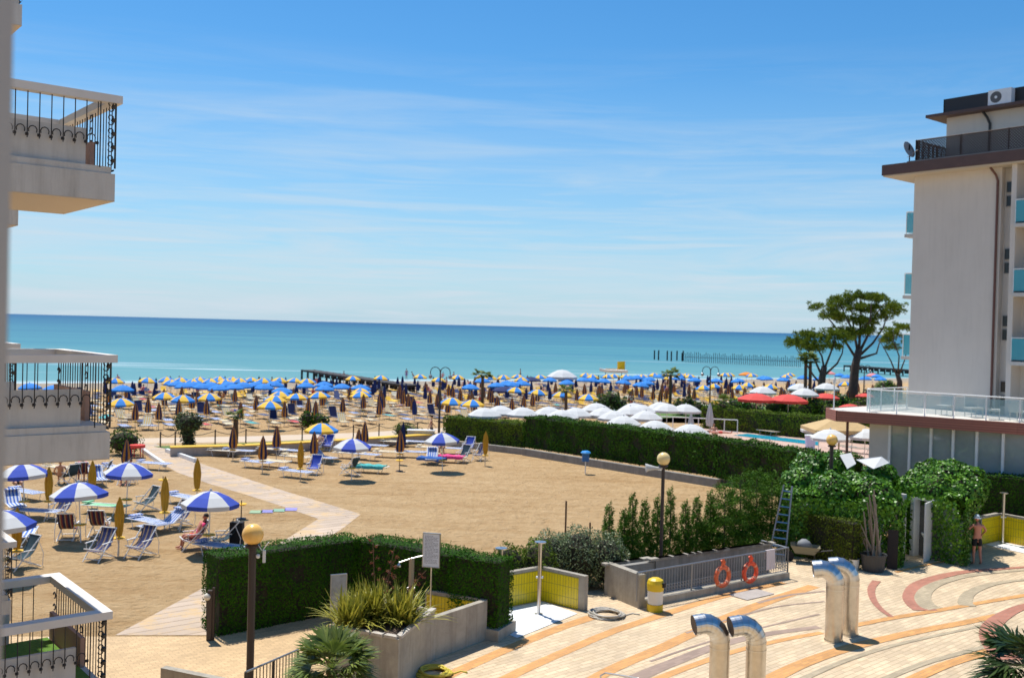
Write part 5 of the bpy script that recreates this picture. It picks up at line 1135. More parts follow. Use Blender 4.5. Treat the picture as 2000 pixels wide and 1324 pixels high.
# ================================================================== LOUNGERS, CHAIRS
def stripe_mat(name, c1, c2, c3=None, w=.09, ax=0):
    m = mat(name, c1, .9); t = m.node_tree; p = t.nodes['Principled BSDF']; tcn = N(t, 'ShaderNodeTexCoord'); s = N(t, 'ShaderNodeSeparateXYZ'); t.links.new(tcn.outputs['Object'], s.inputs[0])
    v = math_n(t, 'FRACT', math_n(t, 'DIVIDE', math_n(t, 'ADD', s.outputs[ax], 10.0), w)); cr = N(t, 'ShaderNodeValToRGB'); cr.color_ramp.interpolation = 'CONSTANT'
    e = cr.color_ramp.elements; e[0].color = (*c1, 1); e[1].position = .5; e[1].color = (*c2, 1)
    if c3: q = cr.color_ramp.elements.new(.8); q.color = (*c3, 1)
    t.links.new(v, cr.inputs[0]); t.links.new(cr.outputs[0], p.inputs['Base Color']); return m
SB = stripe_mat('blue_white_stripes', (.05, .14, .48), (.62, .64, .68), w=.13)
SY = stripe_mat('yellow_white_stripes', (.72, .50, .16), (.66, .62, .52), w=.16)
SN_ = stripe_mat('navy_tan_stripes', (.018, .03, .12), (.30, .22, .15), (.018, .03, .12), w=.17)
SR = stripe_mat('navy_red_stripes', (.03, .02, .06), (.22, .04, .03), (.40, .28, .14), w=.17)
SLATE = mat('slate_cloth', (.022, .055, .075), .9, var=.15)
PALE = mat('pale_cream_cloth', (.60, .55, .42), .9, var=.06)
def lounger(label, fab, back=0.0, towel=None, parts=True, group=None):
    t = thing('sun_lounger', label, 'sun lounger', (0, 0, 0), 0, group); fr = MB(); y0, y1 = -.95, .95; w_ = .31; z = .36
    for s in (-1, 1): fr.tube([(s * w_, y0, z), (s * w_, y1, z)], .018, 5)
    for y in (y0, y1): fr.tube([(-w_, y, z), (w_, y, z)], .018, 5)
    leg = [MB().tube([(-w_, y + .12 * (1 if y < 0 else -1), 0), (-w_, y, z), (w_, y, z), (w_, y + .12 * (1 if y < 0 else -1), 0)], .016, 5) for y in (-.62, .62)]
    fb = MB(); n = 8; ym = .25
    P = []
    for i in range(n + 1):
        y = y0 + (y1 - y0) * i / n; zz_ = z + .005 - .02 * math.sin(math.pi * i / n)
        if y > ym: zz_ = z + (y - ym) * math.tan(back) * .9 + .0; y = ym + (y - ym) * math.cos(back)
        P.append((y, zz_))
    for y, zz_ in P: fb.v += [(-w_ + .02, y, zz_), (w_ - .02, y, zz_), (-w_ + .02, y, zz_ - .015), (w_ - .02, y, zz_ - .015)]
    for i in range(n):
        a = i * 4; fb.f += [(a, a + 1, a + 5, a + 4), (a + 2, a + 6, a + 7, a + 3), (a, a + 4, a + 6, a + 2), (a + 1, a + 3, a + 7, a + 5)]; fb.m += [0] * 4
    if back:
        y, zz_ = P[-1]; 
        for s in (-1, 1): fr.tube([(s * w_, ym, z), (s * w_, y, zz_)], .016, 5)
        fr.tube([(-w_, y, zz_), (w_, y, zz_)], .016, 5)
    if parts:
        fr.build('frame', WHITE, t); fb.build('fabric', fab, t)
        for l in leg: l.build('leg', WHITE, t)
        hd = MB(); hd.box((0, y1 - .17 if not back else P[-1][0] - .05, (z + .10) if not back else P[-1][1] + .03), (.5, .26, .05)); hd.build('headrest', fab, t)
    else:
        for l in leg: fr.add(l.v, l.f)
        fr.build('frame', POLE, t); fb.build('fabric', fab, t)
    return t
def towel_over(label, m, L=1.5, W_=.72, z=.40):
    b = MB(); nx, ny = 8, 12
    for i in range(ny + 1):
        for j in range(nx + 1):
            u = j / nx - .5; v = i / ny - .5; x = max(-.36, min(.36, u * W_ * 1.3)); dr = max(0, abs(u * W_ * 1.3) - .36)
            b.v.append((x * 1.03, v * L, z + .03 * math.sin(v * 17 + u * 5) * math.sin(u * 9 + 1) + .02 - dr * 1.6))
    for i in range(ny):
        for j in range(nx): a = i * (nx + 1) + j; b.f.append((a, a + 1, a + nx + 2, a + nx + 1)); b.m.append(0)
    o = b.build('towel', m, None, smooth=True); return tag(o, label, 'towel')
def deck_chair(label, fab, group=None, arms=True):
    t = thing('deck_chair', label, 'deck chair', (0, 0, 0), 0, group); w_ = .29
    a = MB(); bb = MB()
    for s in (-1, 1):
        a.tube([(s * w_, -.50, 0), (s * w_, .42, .98)], .020, 5); bb.tube([(s * (w_ - .03), .45, 0), (s * (w_ - .03), -.45, .42)], .020, 5)
    a.tube([(-w_, .42, .98), (w_, .42, .98)], .022, 5); a.tube([(-w_, -.42, .09), (w_, -.42, .09)], .018, 5); bb.tube([(-w_, -.45, .42), (w_, -.45, .42)], .02, 5); bb.tube([(-w_, .36, .04), (w_, .36, .04)], .018, 5)
    a.build('front_frame', WHITE, t); bb.build('rear_frame', WHITE, t)
    for s in (-1, 1): MB().tube([(s * (w_ + .03), .30, .85), (s * (w_ + .03), .48, .42), (s * (w_ + .03), .45, .02)], .014, 4).build('prop', WHITE, t)
    sl = MB(); n = 10
    for i in range(n + 1):
        f = i / n; y = .41 - f * .85; z = .97 * (1 - f) + .41 * f - .30 * math.sin(math.pi * f * .92) * (1 - .2 * f); y += .10 * math.sin(math.pi * f)
        sl.v += [(-w_ + .02, y, z), (w_ - .02, y, z), (-w_ + .02, y + .006, z - .010), (w_ - .02, y + .006, z - .010)]
    for i in range(n): k = i * 4; sl.f += [(k, k + 1, k + 5, k + 4), (k + 2, k + 6, k + 7, k + 3), (k, k + 4, k + 6, k + 2), (k + 1, k + 3, k + 7, k + 5)]; sl.m += [0] * 4
    sl.build('sling', fab, t)
    if arms:
        for s in (-1, 1): MB().box((s * (w_ + .03), -.08, .58), (.05, .52, .025)).tube([(s * (w_ + .03), -.3, .57), (s * (w_ + .02), -.28, .3)], .013, 4).build('armrest', WHITE, t)
    return t
def table_stand(label):
    t = thing('tray_table', label, 'small table', (0, 0, 0), 0, 'small round tray tables on poles')
    MB().tube([(0, 0, 0), (0, 0, .75)], .022, 6).build('pole', BROWNP, t); MB().lathe([(.001, -.02), (.16, -.02), (.22, .03), (.20, .04), (.001, .0)], 14, (0, 0, .58)).build('tray', YEL, t); MB().lathe([(.2, 0), (.2, .03), (.03, .05)], 12).build('base', BROWNP, t); return t
# ---------------------------------------------------------------- placing the near ones
bw = open_parasol('parasol', 'x', 'parasol', [CLOTHW, BLUE])
for px, py, z, lb in ((50, 905, 2.12, 'blue and white parasol partly hidden under the middle balcony'), (160, 942, 2.12, 'blue and white parasol over the striped deck chairs on the left'), (248, 903, 2.12, 'blue and white parasol left of the beach walkway, with a person below'), (409, 959, 2.12, 'blue and white parasol nearest the dark hedge'), (688, 856, 2.12, 'blue and white parasol over the teal towel'), (866, 845, 2.12, 'blue and white parasol over the pink towel by the bright hedge'), (5, 996, 2.12, 'blue and white parasol cut off by the left window frame')):
    p = U(px, py, z); place(bw, (p.x, p.y, 0), random.uniform(0, .8), lb, 'blue and white parasols in the sand garden', rx=random.uniform(-.05, .05), ry=random.uniform(-.06, .06))
yb = open_parasol('parasol', 'x', 'parasol', [YEL, SKYB])
p = U(628, 826, 2.12); place(yb, (p.x, p.y, 0), .2, 'yellow and blue parasol on the near side of the promenade, above the seated person')
mu = shut_parasol('closed_parasol', 'x', 'closed parasol', [MUST], H=1.98, z0=.66, Rr=.145, slim=True)
for px, py, lb in ((96, 911, 'closed mustard parasol under the middle balcony, leftmost of the rear ones'), (181, 899, 'closed mustard parasol close to the balcony edge'), (234, 970, 'closed mustard parasol between the two striped deck chairs nearest the viewer'), (323, 930, 'closed mustard parasol above the blue lounger left of the big parasol'), (386, 895, 'closed mustard parasol standing alone beside the walkway'), (34, 990, 'closed mustard parasol at the far left beside the window frame'), (588, 862, 'closed mustard parasol beside the tall blue deck chair'), (949, 842, 'closed mustard parasol in front of the bright green hedge')):
    p = U(px, py, 1.98); place(mu, (p.x, p.y, 0), random.uniform(0, 6), lb, 'closed mustard yellow parasols in the sand garden')
bc = shut_parasol('closed_parasol', 'x', 'closed parasol', [BRN, NAVY], H=1.95, z0=.72, Rr=.22)
for px, py, lb in ((248, 858, 'closed brown and navy parasol beside the red table'), (514, 852, 'closed brown parasol in the sand garden, second from the left by the low wall'), (541, 832, 'closed brown parasol standing just in front of the yellow wall top, left part'), (614, 843, 'closed brown parasol in front of the grey seats under the yellow parasol'), (701, 838, 'short closed brown parasol left of the tall one on the yellow wall'), (713, 824, 'tall closed brown parasol right above the blue and white parasol'), (782, 841, 'closed brown parasol above the pale loungers, middle of the sand garden'), (456, 833, 'closed brown parasol leaning on the small palm trunk')):
    p = U(px, py, 1.92); place(bc, (p.x, p.y, 0), random.uniform(0, 6), lb, 'closed brown parasols in the sand garden')
nv = shut_parasol('closed_parasol', 'x', 'closed parasol', [NAVY], H=2.1, z0=.5, Rr=.17, tray=False)
p = U(788, 820, 2.2); place(nv, (p.x, p.y, 0), 0, 'tall closed dark blue parasol beside the low round green bush')
ts = None
for px, py, lb in ((471, 1013, 'tray table standing alone in the sand, right of the parasol nearest the hedge'), (780, 920, 'tray table on a pole alone in the middle of the sand field'), (318, 962, 'tray table next to the closed mustard parasol on the left'), (541, 886, 'tray table among the loungers by the low wall'), (452, 892, 'leftmost tray table, between two loungers near the low wall')):
    if ts is None: ts = table_stand('x')
    place(ts, U(px, py), 0, lb, 'small round tray tables on poles')
LB = lounger('x', SB); LY = lounger('x', SY); LT = lounger('x', SB, back=.6); LG = lounger('x', GREENC)
G1 = 'sun loungers in the sand garden'
for i, (pr, px, py, rz, lb) in enumerate([
    (LY, 436, 891, 75, 'yellow striped lounger at the left end by the low wall'), (LB, 466, 891, 78, 'blue lounger right of the leftmost yellow one by the low wall'),
    (LB, 502, 914, 65, 'blue lounger left of the closed brown parasol, nearest the walkway'), (LY, 535, 912, 70, 'yellow lounger right of the closed brown parasol near the walkway'),
    (LY, 532, 888, 75, 'yellow lounger in the back row under the yellow wall, left'), (LB, 562, 890, 75, 'blue lounger in the back row under the yellow wall, left'),
    (LY, 578, 903, 60, 'yellow lounger behind the closed mustard parasol'), (LB, 578, 933, 65, 'blue lounger left of the tall blue deck chair'), (LT, 631, 904, 50, 'blue lounger with a raised back behind the tall blue deck chair'),
    (LY, 682, 895, 80, 'yellow lounger under the left side of the blue and white parasol'), (LB, 712, 898, 70, 'blue lounger under the right side of the blue and white parasol, behind the teal towel'), (LB, 728, 880, 75, 'blue lounger behind the blue and white parasol, upper right'),
    (LY, 769, 872, 75, 'yellow lounger left of the rear closed brown parasol'), (LB, 808, 872, 75, 'blue lounger right of the rear closed brown parasol'), (LY, 760, 893, 75, 'pale lounger in the second row, left of the mid sand tray table'), (LB, 802, 893, 75, 'blue lounger in the second row, right of its parasol pole'),
    (LY, 842, 884, 80, 'yellow lounger behind the blue towel by the hedge'), (LB, 882, 886, 80, 'blue lounger behind the pink towel'), (LT, 843, 905, 0, 'lounger draped with a dark blue towel'), (LY, 880, 903, 80, 'lounger covered by the pink towel'), (LY, 724, 923, 78, 'lounger covered by the teal towel'),
    (LB, 72, 1014, 80, 'blue and white lounger under the mustard parasol on the left'), (LG, 206, 1003, 80, 'mint green lounger behind the striped deck chairs'), (LB, 290, 1034, 55, 'blue and white lounger right of the second striped deck chair'), (LT, 318, 1040, -30, 'pale blue lounger with a raised back facing the blue one'), (LB, 360, 985, 60, 'blue lounger half hidden behind the parasol nearest the hedge'), (LB, 432, 1085, 65, 'blue and white lounger beside the dark hedge end'),
    (LB, 50, 975, 60, 'lounger at the far left behind the mustard parasol'), (LT, 28, 1000, 40, 'reclined lounger at the very left by the window frame'), (LY, 115, 925, 70, 'yellow lounger under the middle balcony'), (LB, 222, 925, 50, 'blue lounger left of the beach walkway kerb'), (LB, 300, 917, 80, 'pale blue lounger in the sand beside the walkway kerb'), (LT, 190, 947, 30, 'reclined lounger behind the middle blue and white parasol'), (LB, 50, 1058, 20, 'lounger behind the far left mustard parasol')]):
    place(pr, U(px, py), R(rz + random.uniform(-5, 5)), lb, G1)
for m_, px, py, rz, lb in ((TEALC, 724, 923, 78, 'crumpled teal towel spread over a lounger'), (PINK, 880, 903, 80, 'bright pink towel spread over a lounger by the hedge'), (mat('blue_towel', (.02, .10, .35), .95, var=.2), 843, 907, 70, 'dark blue towel hung over a lounger left of the pink one')):
    o = towel_over(lb, m_, 1.6); o.location = U(px, py); o.rotation_euler[2] = R(rz)
D1 = deck_chair('x', SN_); D2 = deck_chair('x', SR); D3 = deck_chair('x', SLATE); D4 = deck_chair('x', BLUE)
for pr, px, py, rz, lb in [
    (D1, 196, 1092, 165, 'navy striped deck chair left of the mustard parasol, nearest the viewer'), (D1, 276, 1086, 160, 'navy striped deck chair right of the mustard parasol, nearest the viewer'), (D2, 132, 1052, 10, 'low brown striped deck chair under the left blue and white parasol, seen from behind'), (D2, 193, 1045, 5, 'brown striped deck chair behind the nearest navy one, seen from behind'),
    (D1, 120, 1012, 170, 'navy deck chair left of the parasol pole with white arms'), (D3, 287, 997, 140, 'dark deck chair standing alone behind the blue lounger'), (D1, 352, 1028, 160, 'navy deck chair left of the parasol nearest the hedge'), (D2, 380, 1072, 120, 'deck chair with a red towel under the parasol nearest the hedge'), (D3, 440, 1072, 110, 'dark teal deck chair beside the hedge end'),
    (D4, 614, 926, 170, 'tall blue deck chair right of the closed mustard parasol'), (D3, 684, 928, 60, 'grey deck chair left of the teal towel'), (D4, 622, 881, 150, 'left dark blue deck chair under the yellow and blue parasol'), (D4, 640, 880, 170, 'right dark blue deck chair under the yellow and blue parasol'), (D3, 905, 902, 150, 'grey deck chair right of the pink towel'), (D1, 938, 899, 150, 'navy deck chair beside the mustard parasol at the hedge'), (D4, 915, 884, 160, 'light blue deck chair behind the pink towel'),
    (D3, 45, 1108, 150, 'dark deck chair at the lower left by the window frame'), (D2, 160, 940, 20, 'dark deck chair under the middle balcony edge'), (D3, 135, 945, 60, 'slate deck chair among the people under the middle balcony'), (D3, 200, 938, 100, 'slate deck chair right of the mustard parasol by the balcony edge'), (D4, 248, 945, 180, 'deck chair under the parasol left of the walkway')]:
    place(pr, U(px, py), R(rz + 180), lb, 'folding deck chairs in the sand garden')
t = thing('plastic_table', 'small red table beside the dark ball bush', 'table', U(268, 893)); MB().lathe([(.001, .55), (.42, .55), (.43, .72), (.001, .72)], 14).build('table_top', REDC, t)
for s in ((-.25, -.2), (.25, -.2), (-.25, .2), (.25, .2)): MB().tube([(s[0], s[1], 0), (s[0], s[1], .56)], .03, 6).build('leg', REDC, t)
t = thing('black_bag', 'tall black beach bag by the lounger at the hedge end', 'bag', U(462, 1072)); b = MB(); b.prism([(-.22, -.15), (.22, -.15), (.22, .15), (-.22, .15)], 0, .95); b.build('bag_body', BLACKC, t); MB().tube([(-.12, -.16, .9), (-.08, -.17, 1.1), (.08, -.17, 1.1), (.12, -.16, .9)], .015, 5).build('handle', BLACKC, t)
t = thing('service_box', 'white box counter at the end of the promenade fence', 'counter', U(822, 862)); MB().bx(-.9, .9, -.35, .35, 0, .75).build('cabinet', OFFW, t); MB().bx(-.95, .95, -.4, .4, .751, .80).build('top', WHITE, t)
# rope fence
fence = thing('rope_fence', 'long low rope fence with dark posts along the near edge of the promenade', 'fence', U(313, 873)); fp = [(313, 873), (342, 872), (420, 868), (480, 866), (590, 861), (640, 859), (690, 857), (740, 854.5), (778, 852.5), (815, 850)]
G_ = [U(*q) for q in fp]
for q in G_: MB().tube([q, q + Vector((0, 0, .95))], .045, 6).build('post', BROWNP, fence, origin=fence.location)
b = MB()
for i in range(len(G_) - 1): a_, c_ = G_[i], G_[i + 1]; b.tube([a_.lerp(c_, k / 6) + Vector((0, 0, .86 - .22 * math.sin(math.pi * k / 6))) for k in range(7)], .02, 4)
b.build('rope', DARK, fence, origin=fence.location)
# white parasols by the pool
wp = open_parasol('parasol', 'x', 'parasol', [CLOTHW], Rr=1.15, H=2.5, rise=.5, val=.14, tray=False)
wpl = [(947, 796), (978, 792), (1021, 795), (1072, 794), (1098, 800), (1125, 796), (1165, 787), (1180, 796), (1200, 802), (1238, 787), (1231, 793), (1252, 790), (1290, 785), (1303, 788), (1340, 789), (1218, 812), (1280, 821), (1350, 828), (1262, 802), (1418, 838)]
for i, (px, py) in enumerate(wpl):
    p = U(px, py, 2.5); place(wp, (p.x, p.y, 0), random.uniform(0, .8), 'open white parasol in the crowded rows between the tall hedge and the beach', 'white parasols around the pool', s=1 if i < 19 else .8)
for (px, py, lb) in ((1600, 824, 'white parasol left of the tan canopy by the pool deck'), (1622, 838, 'wide white parasol below the tan canopy, left'), (1690, 836, 'wide white parasol below the tan canopy, near the brown post'), (1665, 832, 'white parasol between the tan canopy and the hotel')):
    p = U(px, py, 2.5); place(wp, (p.x, p.y, 0), .3, lb, 'white parasols by the veranda')
for (px, py, lb) in ((1490, 762, 'white parasol behind the left red parasol'), (1563, 756, 'white parasol left of the two thin palms, rear'), (1572, 766, 'white parasol just behind the two thin palms, front'), (1615, 755, 'white parasol between the two pine trunks')):
    p = U(px, py, 2.5); place(wp, (p.x, p.y, 0), .3, lb, 'white parasols beyond the pool garden', s=1.15)
cw = shut_parasol('closed_parasol', 'x', 'closed parasol', [CLOTHW], H=2.5, z0=.7, Rr=.26, tray=False)
for px, py, lb in ((1387, 786, 'tall closed white parasol by the pool garden street lamp'), (1350, 806, 'closed white parasol left of the tall one by the pool')): p = U(px, py, 2.5); place(cw, (p.x, p.y, 0), 0, lb)
rp_ = open_parasol('parasol', 'x', 'parasol', [REDC], Rr=1.7, H=2.8, rise=.5, val=.2, tray=False)
for px, py, lb in ((1478, 768, 'wide red parasol, leftmost of the red ones'), (1540, 770, 'wide red parasol, second from the left'), (1613, 768, 'red parasol behind the left pine trunk'), (1690, 768, 'red parasol right of the big pine trunk'), (1661, 789, 'red parasol low behind the terrace corner')):
    sc_r = .62 if px > 1650 else .8 if px > 1600 else 1; p = U(px, py, 2.8 * sc_r); place(rp_, (p.x, p.y, 0), .2, lb, 'red parasols in the garden bar', s=sc_r)
tan = thing('square_canopy', 'square tan canvas canopy by the veranda', 'canopy', U(1640, 940)); pz = U(1640, 812, 3.1); tan.location = (pz.x, pz.y, 0)
MB().add([(-1.9, -1.5, 2.35), (1.9, -1.5, 2.35), (1.9, 1.5, 2.35), (-1.9, 1.5, 2.35), (0, 0, 3.1), (-1.9, -1.5, 2.15), (1.9, -1.5, 2.15), (1.9, 1.5, 2.15), (-1.9, 1.5, 2.15)], [(0, 1, 4), (1, 2, 4), (2, 3, 4), (3, 0, 4), (5, 6, 1, 0), (6, 7, 2, 1), (7, 8, 3, 2), (8, 5, 0, 3)]).build('canvas', TANC, tan); MB().tube([(0, 0, 0), (0, 0, 3.1)], .05).build('pole', WOOD, tan)
# ================================================================== BEACH FIELD
opens = []
def put_open(proto, L, lb, gr, H=2.12, s=1.0):
    for px, py in L:
        g = UB(px, py, H * s)
        opens.append((g.x, g.y)); place(proto, g, random.uniform(0, .8), lb, gr, s=s, rx=random.uniform(-.06, .06), ry=random.uniform(-.06, .06))
bl = open_parasol('parasol', 'x', 'parasol', [SKYB], Rr=1.0, n=8)
ybL = [(238, 777), (322, 766), (357, 771), (410, 767), (548, 764), (536, 772), (526, 783), (580, 768), (626, 765), (707, 758), (706, 764), (882, 776), (924, 780), (1006, 756), (1049, 760), (1098, 764), (1150, 769), (1375, 752), (1396, 749), (1445, 751), (1461, 747), (1505, 750), (1556, 749), (1618, 750), (1653, 745)]
ybF = [(225, 738), (287, 737), (327, 736), (334, 741), (355, 737), (378, 740), (391, 736), (412, 739), (430, 735), (441, 740), (455, 736), (470, 738), (491, 737), (515, 738), (545, 737), (575, 738), (602, 739), (689, 734), (744, 733), (820, 731), (856, 737), (893, 732), (939, 731), (958, 733), (985, 732), (1012, 731), (1020, 736), (1056, 732), (1145, 728), (1156, 731), (1185, 731), (1199, 730), (1222, 731), (1254, 731), (1276, 728), (1300, 729), (1307, 733), (1328, 729), (1340, 729), (1348, 731), (1416, 728), (1424, 728), (1470, 729), (1535, 731), (1543, 728)]
blL = [(240, 752), (345, 744), (362, 747), (380, 745), (395, 748), (412, 746), (428, 751), (446, 745), (458, 750), (476, 746), (500, 745), (516, 749), (535, 744), (550, 756), (598, 747), (634, 745), (634, 752), (668, 749), (704, 751), (918, 750), (943, 738), (970, 747), (989, 743), (998, 745), (1020, 743), (1074, 737), (1106, 736), (1108, 742), (1140, 737), (1155, 737), (1178, 739), (1216, 741), (1230, 734), (1244, 733), (1264, 743), (1268, 736), (1288, 731), (1250, 746), (1326, 734), (1357, 737), (1398, 739), (1443, 739), (1490, 734), (1499, 735), (1530, 737), (1570, 733), (1600, 736), (1640, 729), (1655, 732), (1690, 735), (1712, 731), (1720, 736), (104, 752), (60, 748)]
put_open(yb, ybL, 'open yellow and blue parasol among the closed ones in the middle rows of the public beach', 'yellow and blue parasols in the middle rows of the beach')
put_open(yb, ybF, 'small looking yellow and blue parasol in the rows nearest the water', 'yellow and blue parasols in the rows nearest the water')
put_open(bl, blL, 'open plain blue parasol in the rear rows of the public beach', 'plain blue parasols on the beach')
orp = open_parasol('parasol', 'x', 'parasol', [mat('orange_cloth', (.75, .24, .03), .9)], Rr=1.3); g = UB(1458, 727, 2.1); place(orp, g, 0, 'only orange parasol, in the row nearest the water'); opens.append((g.x, g.y))
nvo = open_parasol('parasol', 'x', 'parasol', [NAVY], Rr=1.3)
for px, py, lb in ((1037, 736, 'dark navy open parasol among the blue ones in the centre'), (986, 755, 'dark navy open parasol beside the front yellow parasol in the centre')): g = UB(px, py, 2.1); place(nvo, g, 0, lb); opens.append((g.x, g.y))
rd = open_parasol('parasol', 'x', 'parasol', [mat('rose_cloth', (.7, .25, .25), .9)], Rr=1.1)
for px, py, lb in ((1620, 725, 'pale rose parasol in front of the far right pier, left'), (1704, 729, 'pale rose parasol right of the big pine trunk')): g = UB(px, py, 2.1); place(rd, g, 0, lb)
# closed ones on a grid parallel to the shore
nv2 = shut_parasol('closed_parasol', 'x', 'closed parasol', [NAVY, mat('deep_blue_cloth', (.02, .05, .22), .9)], H=1.95, z0=.7, Rr=.19, tray=False)
LBf = lounger('x', SB, parts=False); LYf = lounger('x', SY, parts=False); LNf = lounger('x', mat('faded_navy', (.04, .06, .16), .9), parts=False); LPf = lounger('x', mat('tan_cloth', (.40, .30, .17), .9, var=.1), parts=False); LRf = lounger('x', SY, back=.75, parts=False); LQf = lounger('x', NAVY, back=.9, parts=False); LXf = lounger('x', REDC, parts=False); LZf = lounger('x', TEALC, parts=False)
cells = []
for k in range(13):
    d = 74.5 + 3.55 * k
    s = -48 + (k % 2) * 1.2
    while s < 105:
        P = SN * d + SS * s; s += 2.8
        # visible wedge and the gardens on the right
        px = 1000 + F * P.x / P.y
        if px < -60 or px > 1800: continue
        if px > 1040 and P.y < 95 + (px - 1040) * .025: continue
        if px < 1040 and P.y < 69: continue
        P.x += random.gauss(0, .4); P.y += random.gauss(0, .45); cells.append((P.y, k, P, px))
cells.sort(key=lambda c: c[0]); nclosed = 0; loung = []
for Y, k, P, px in cells:
    z = bz(P.x, P.y); near_open = any((P.x - a) ** 2 + (P.y - b_) ** 2 < 2.0 for a, b_ in opens)
    prob = .80 if k < 4 else (.82 if k < 9 else .7)
    if px > 200 and not near_open and random.random() < prob and nclosed < 298:
        nclosed += 1; dark = random.random() < (.10 if k < 4 else .45 if k < 7 else .85)
        place(nv2 if dark else bc, (P.x, P.y, z), random.uniform(0, 6), 'closed navy parasol on the public beach' if dark else 'closed orange-brown and navy parasol on the public beach beyond the promenade', 'closed navy parasols on the public beach' if dark else 'closed brown parasols on the public beach')
    for sx in (-.75, .75):
        if random.random() < .93: loung.append((P + SS * sx + Vector((random.uniform(-.1, .1), random.uniform(-.2, .2), z)), random.random()))
nl = 0; rest = []
for L_, r in loung:
    if nl < 262:
        pr, lb = ((LYf, 'yellow striped lounger'), (LBf, 'blue and white lounger'), (LPf, 'tan lounger'), (LNf, 'navy lounger'), (LRf, 'yellow striped lounger with raised back'), (LQf, 'navy lounger with raised back'), (LXf, 'red lounger'), (LZf, 'teal lounger'))[random.choice([4, 5, 4, 5, 4, 6, 7]) if random.random() < .2 else 0 if r < .45 else 1 if r < .68 else 2 if r < .84 else 3]
        place(pr, L_, R(29.5 + random.gauss(0, 8)), lb, lb.replace('lounger', 'loungers') + ' on the public beach'); nl += 1
    else: rest.append((L_, r))
b = MB()
for L_, r in rest:
    a = R(29.5 + random.uniform(-8, 8)); M_ = Matrix.Rotation(a, 3, 'Z'); mi_ = 0 if r < .4 else 1 if r < .75 else 2
    bk = random.random() < .3
    for x0, x1, y0, y1, z0, z1, m_ in ((-.29, .29, -.95, .3 if bk else .95, .33, .37, mi_), (-.31, -.28, -.95, .95, .34, .38, 3), (.28, .31, -.95, .95, .34, .38, 3), (-.3, -.27, -.62, -.58, 0, .34, 3), (.27, .3, -.62, -.58, 0, .34, 3), (-.3, -.27, .58, .62, 0, .34, 3), (.27, .3, .58, .62, 0, .34, 3)):
        n0 = len(b.v); b.bx(x0, x1, y0, y1, z0, z1, m_)
        for i in range(n0, len(b.v)): b.v[i] = tuple(M_ @ Vector(b.v[i]) + L_)
    if bk: 
        n0 = len(b.v); b.add([(-.29, .3, .36), (.29, .3, .36), (.29, .75, .75), (-.29, .75, .75), (-.29, .34, .33), (.29, .34, .33), (.29, .79, .72), (-.29, .79, .72)], [(0, 1, 2, 3), (7, 6, 5, 4), (0, 4, 5, 1), (2, 6, 7, 3)], mi_)
        for i in range(n0, len(b.v)): b.v[i] = tuple(M_ @ Vector(b.v[i]) + L_)
if rest:
    o = b.build('far_loungers', [YEL, mat('faded_navy', (.04, .06, .16)), PALE, POLE]); tag(o, 'mass of small distant loungers in the rows toward the water', 'sun loungers', kind='stuff')
# ================================================================== PEOPLE
def skin_mesh(chains, sub=1):
    """chains: list of (points, radii, edges or None). returns list of (verts, faces)"""
    me = bpy.data.meshes.new('tmp'); vs = []; es = []; rad = []; roots = []
    for pts, rs_, ed in chains:
        n = len(vs); roots.append(n); vs += pts; rad += rs_
        es += [(n + a, n + b_) for a, b_ in (ed or [(i, i + 1) for i in range(len(pts) - 1)])]
    me.from_pydata(vs, es, []); o = bpy.data.objects.new('tmp', me); col.objects.link(o)
    m = o.modifiers.new('s', 'SKIN'); m.use_smooth_shade = True
    if not me.skin_vertices: me.attributes
    sv = me.skin_vertices[0].data
    for i, r_ in enumerate(rad): sv[i].radius = (r_, r_) if not isinstance(r_, tuple) else r_
    for i in roots: sv[i].use_root = True
    m2 = o.modifiers.new('u', 'SUBSURF'); m2.levels = sub; m2.render_levels = sub
    dg = bpy.context.evaluated_depsgraph_get(); ev = o.evaluated_get(dg); m_ = bpy.data.meshes.new_from_object(ev)
    out_ = ([tuple(v.co) for v in m_.vertices], [tuple(p.vertices) for p in m_.polygons])
    bpy.data.objects.remove(o); bpy.data.meshes.remove(m_); bpy.data.meshes.remove(me); return out_
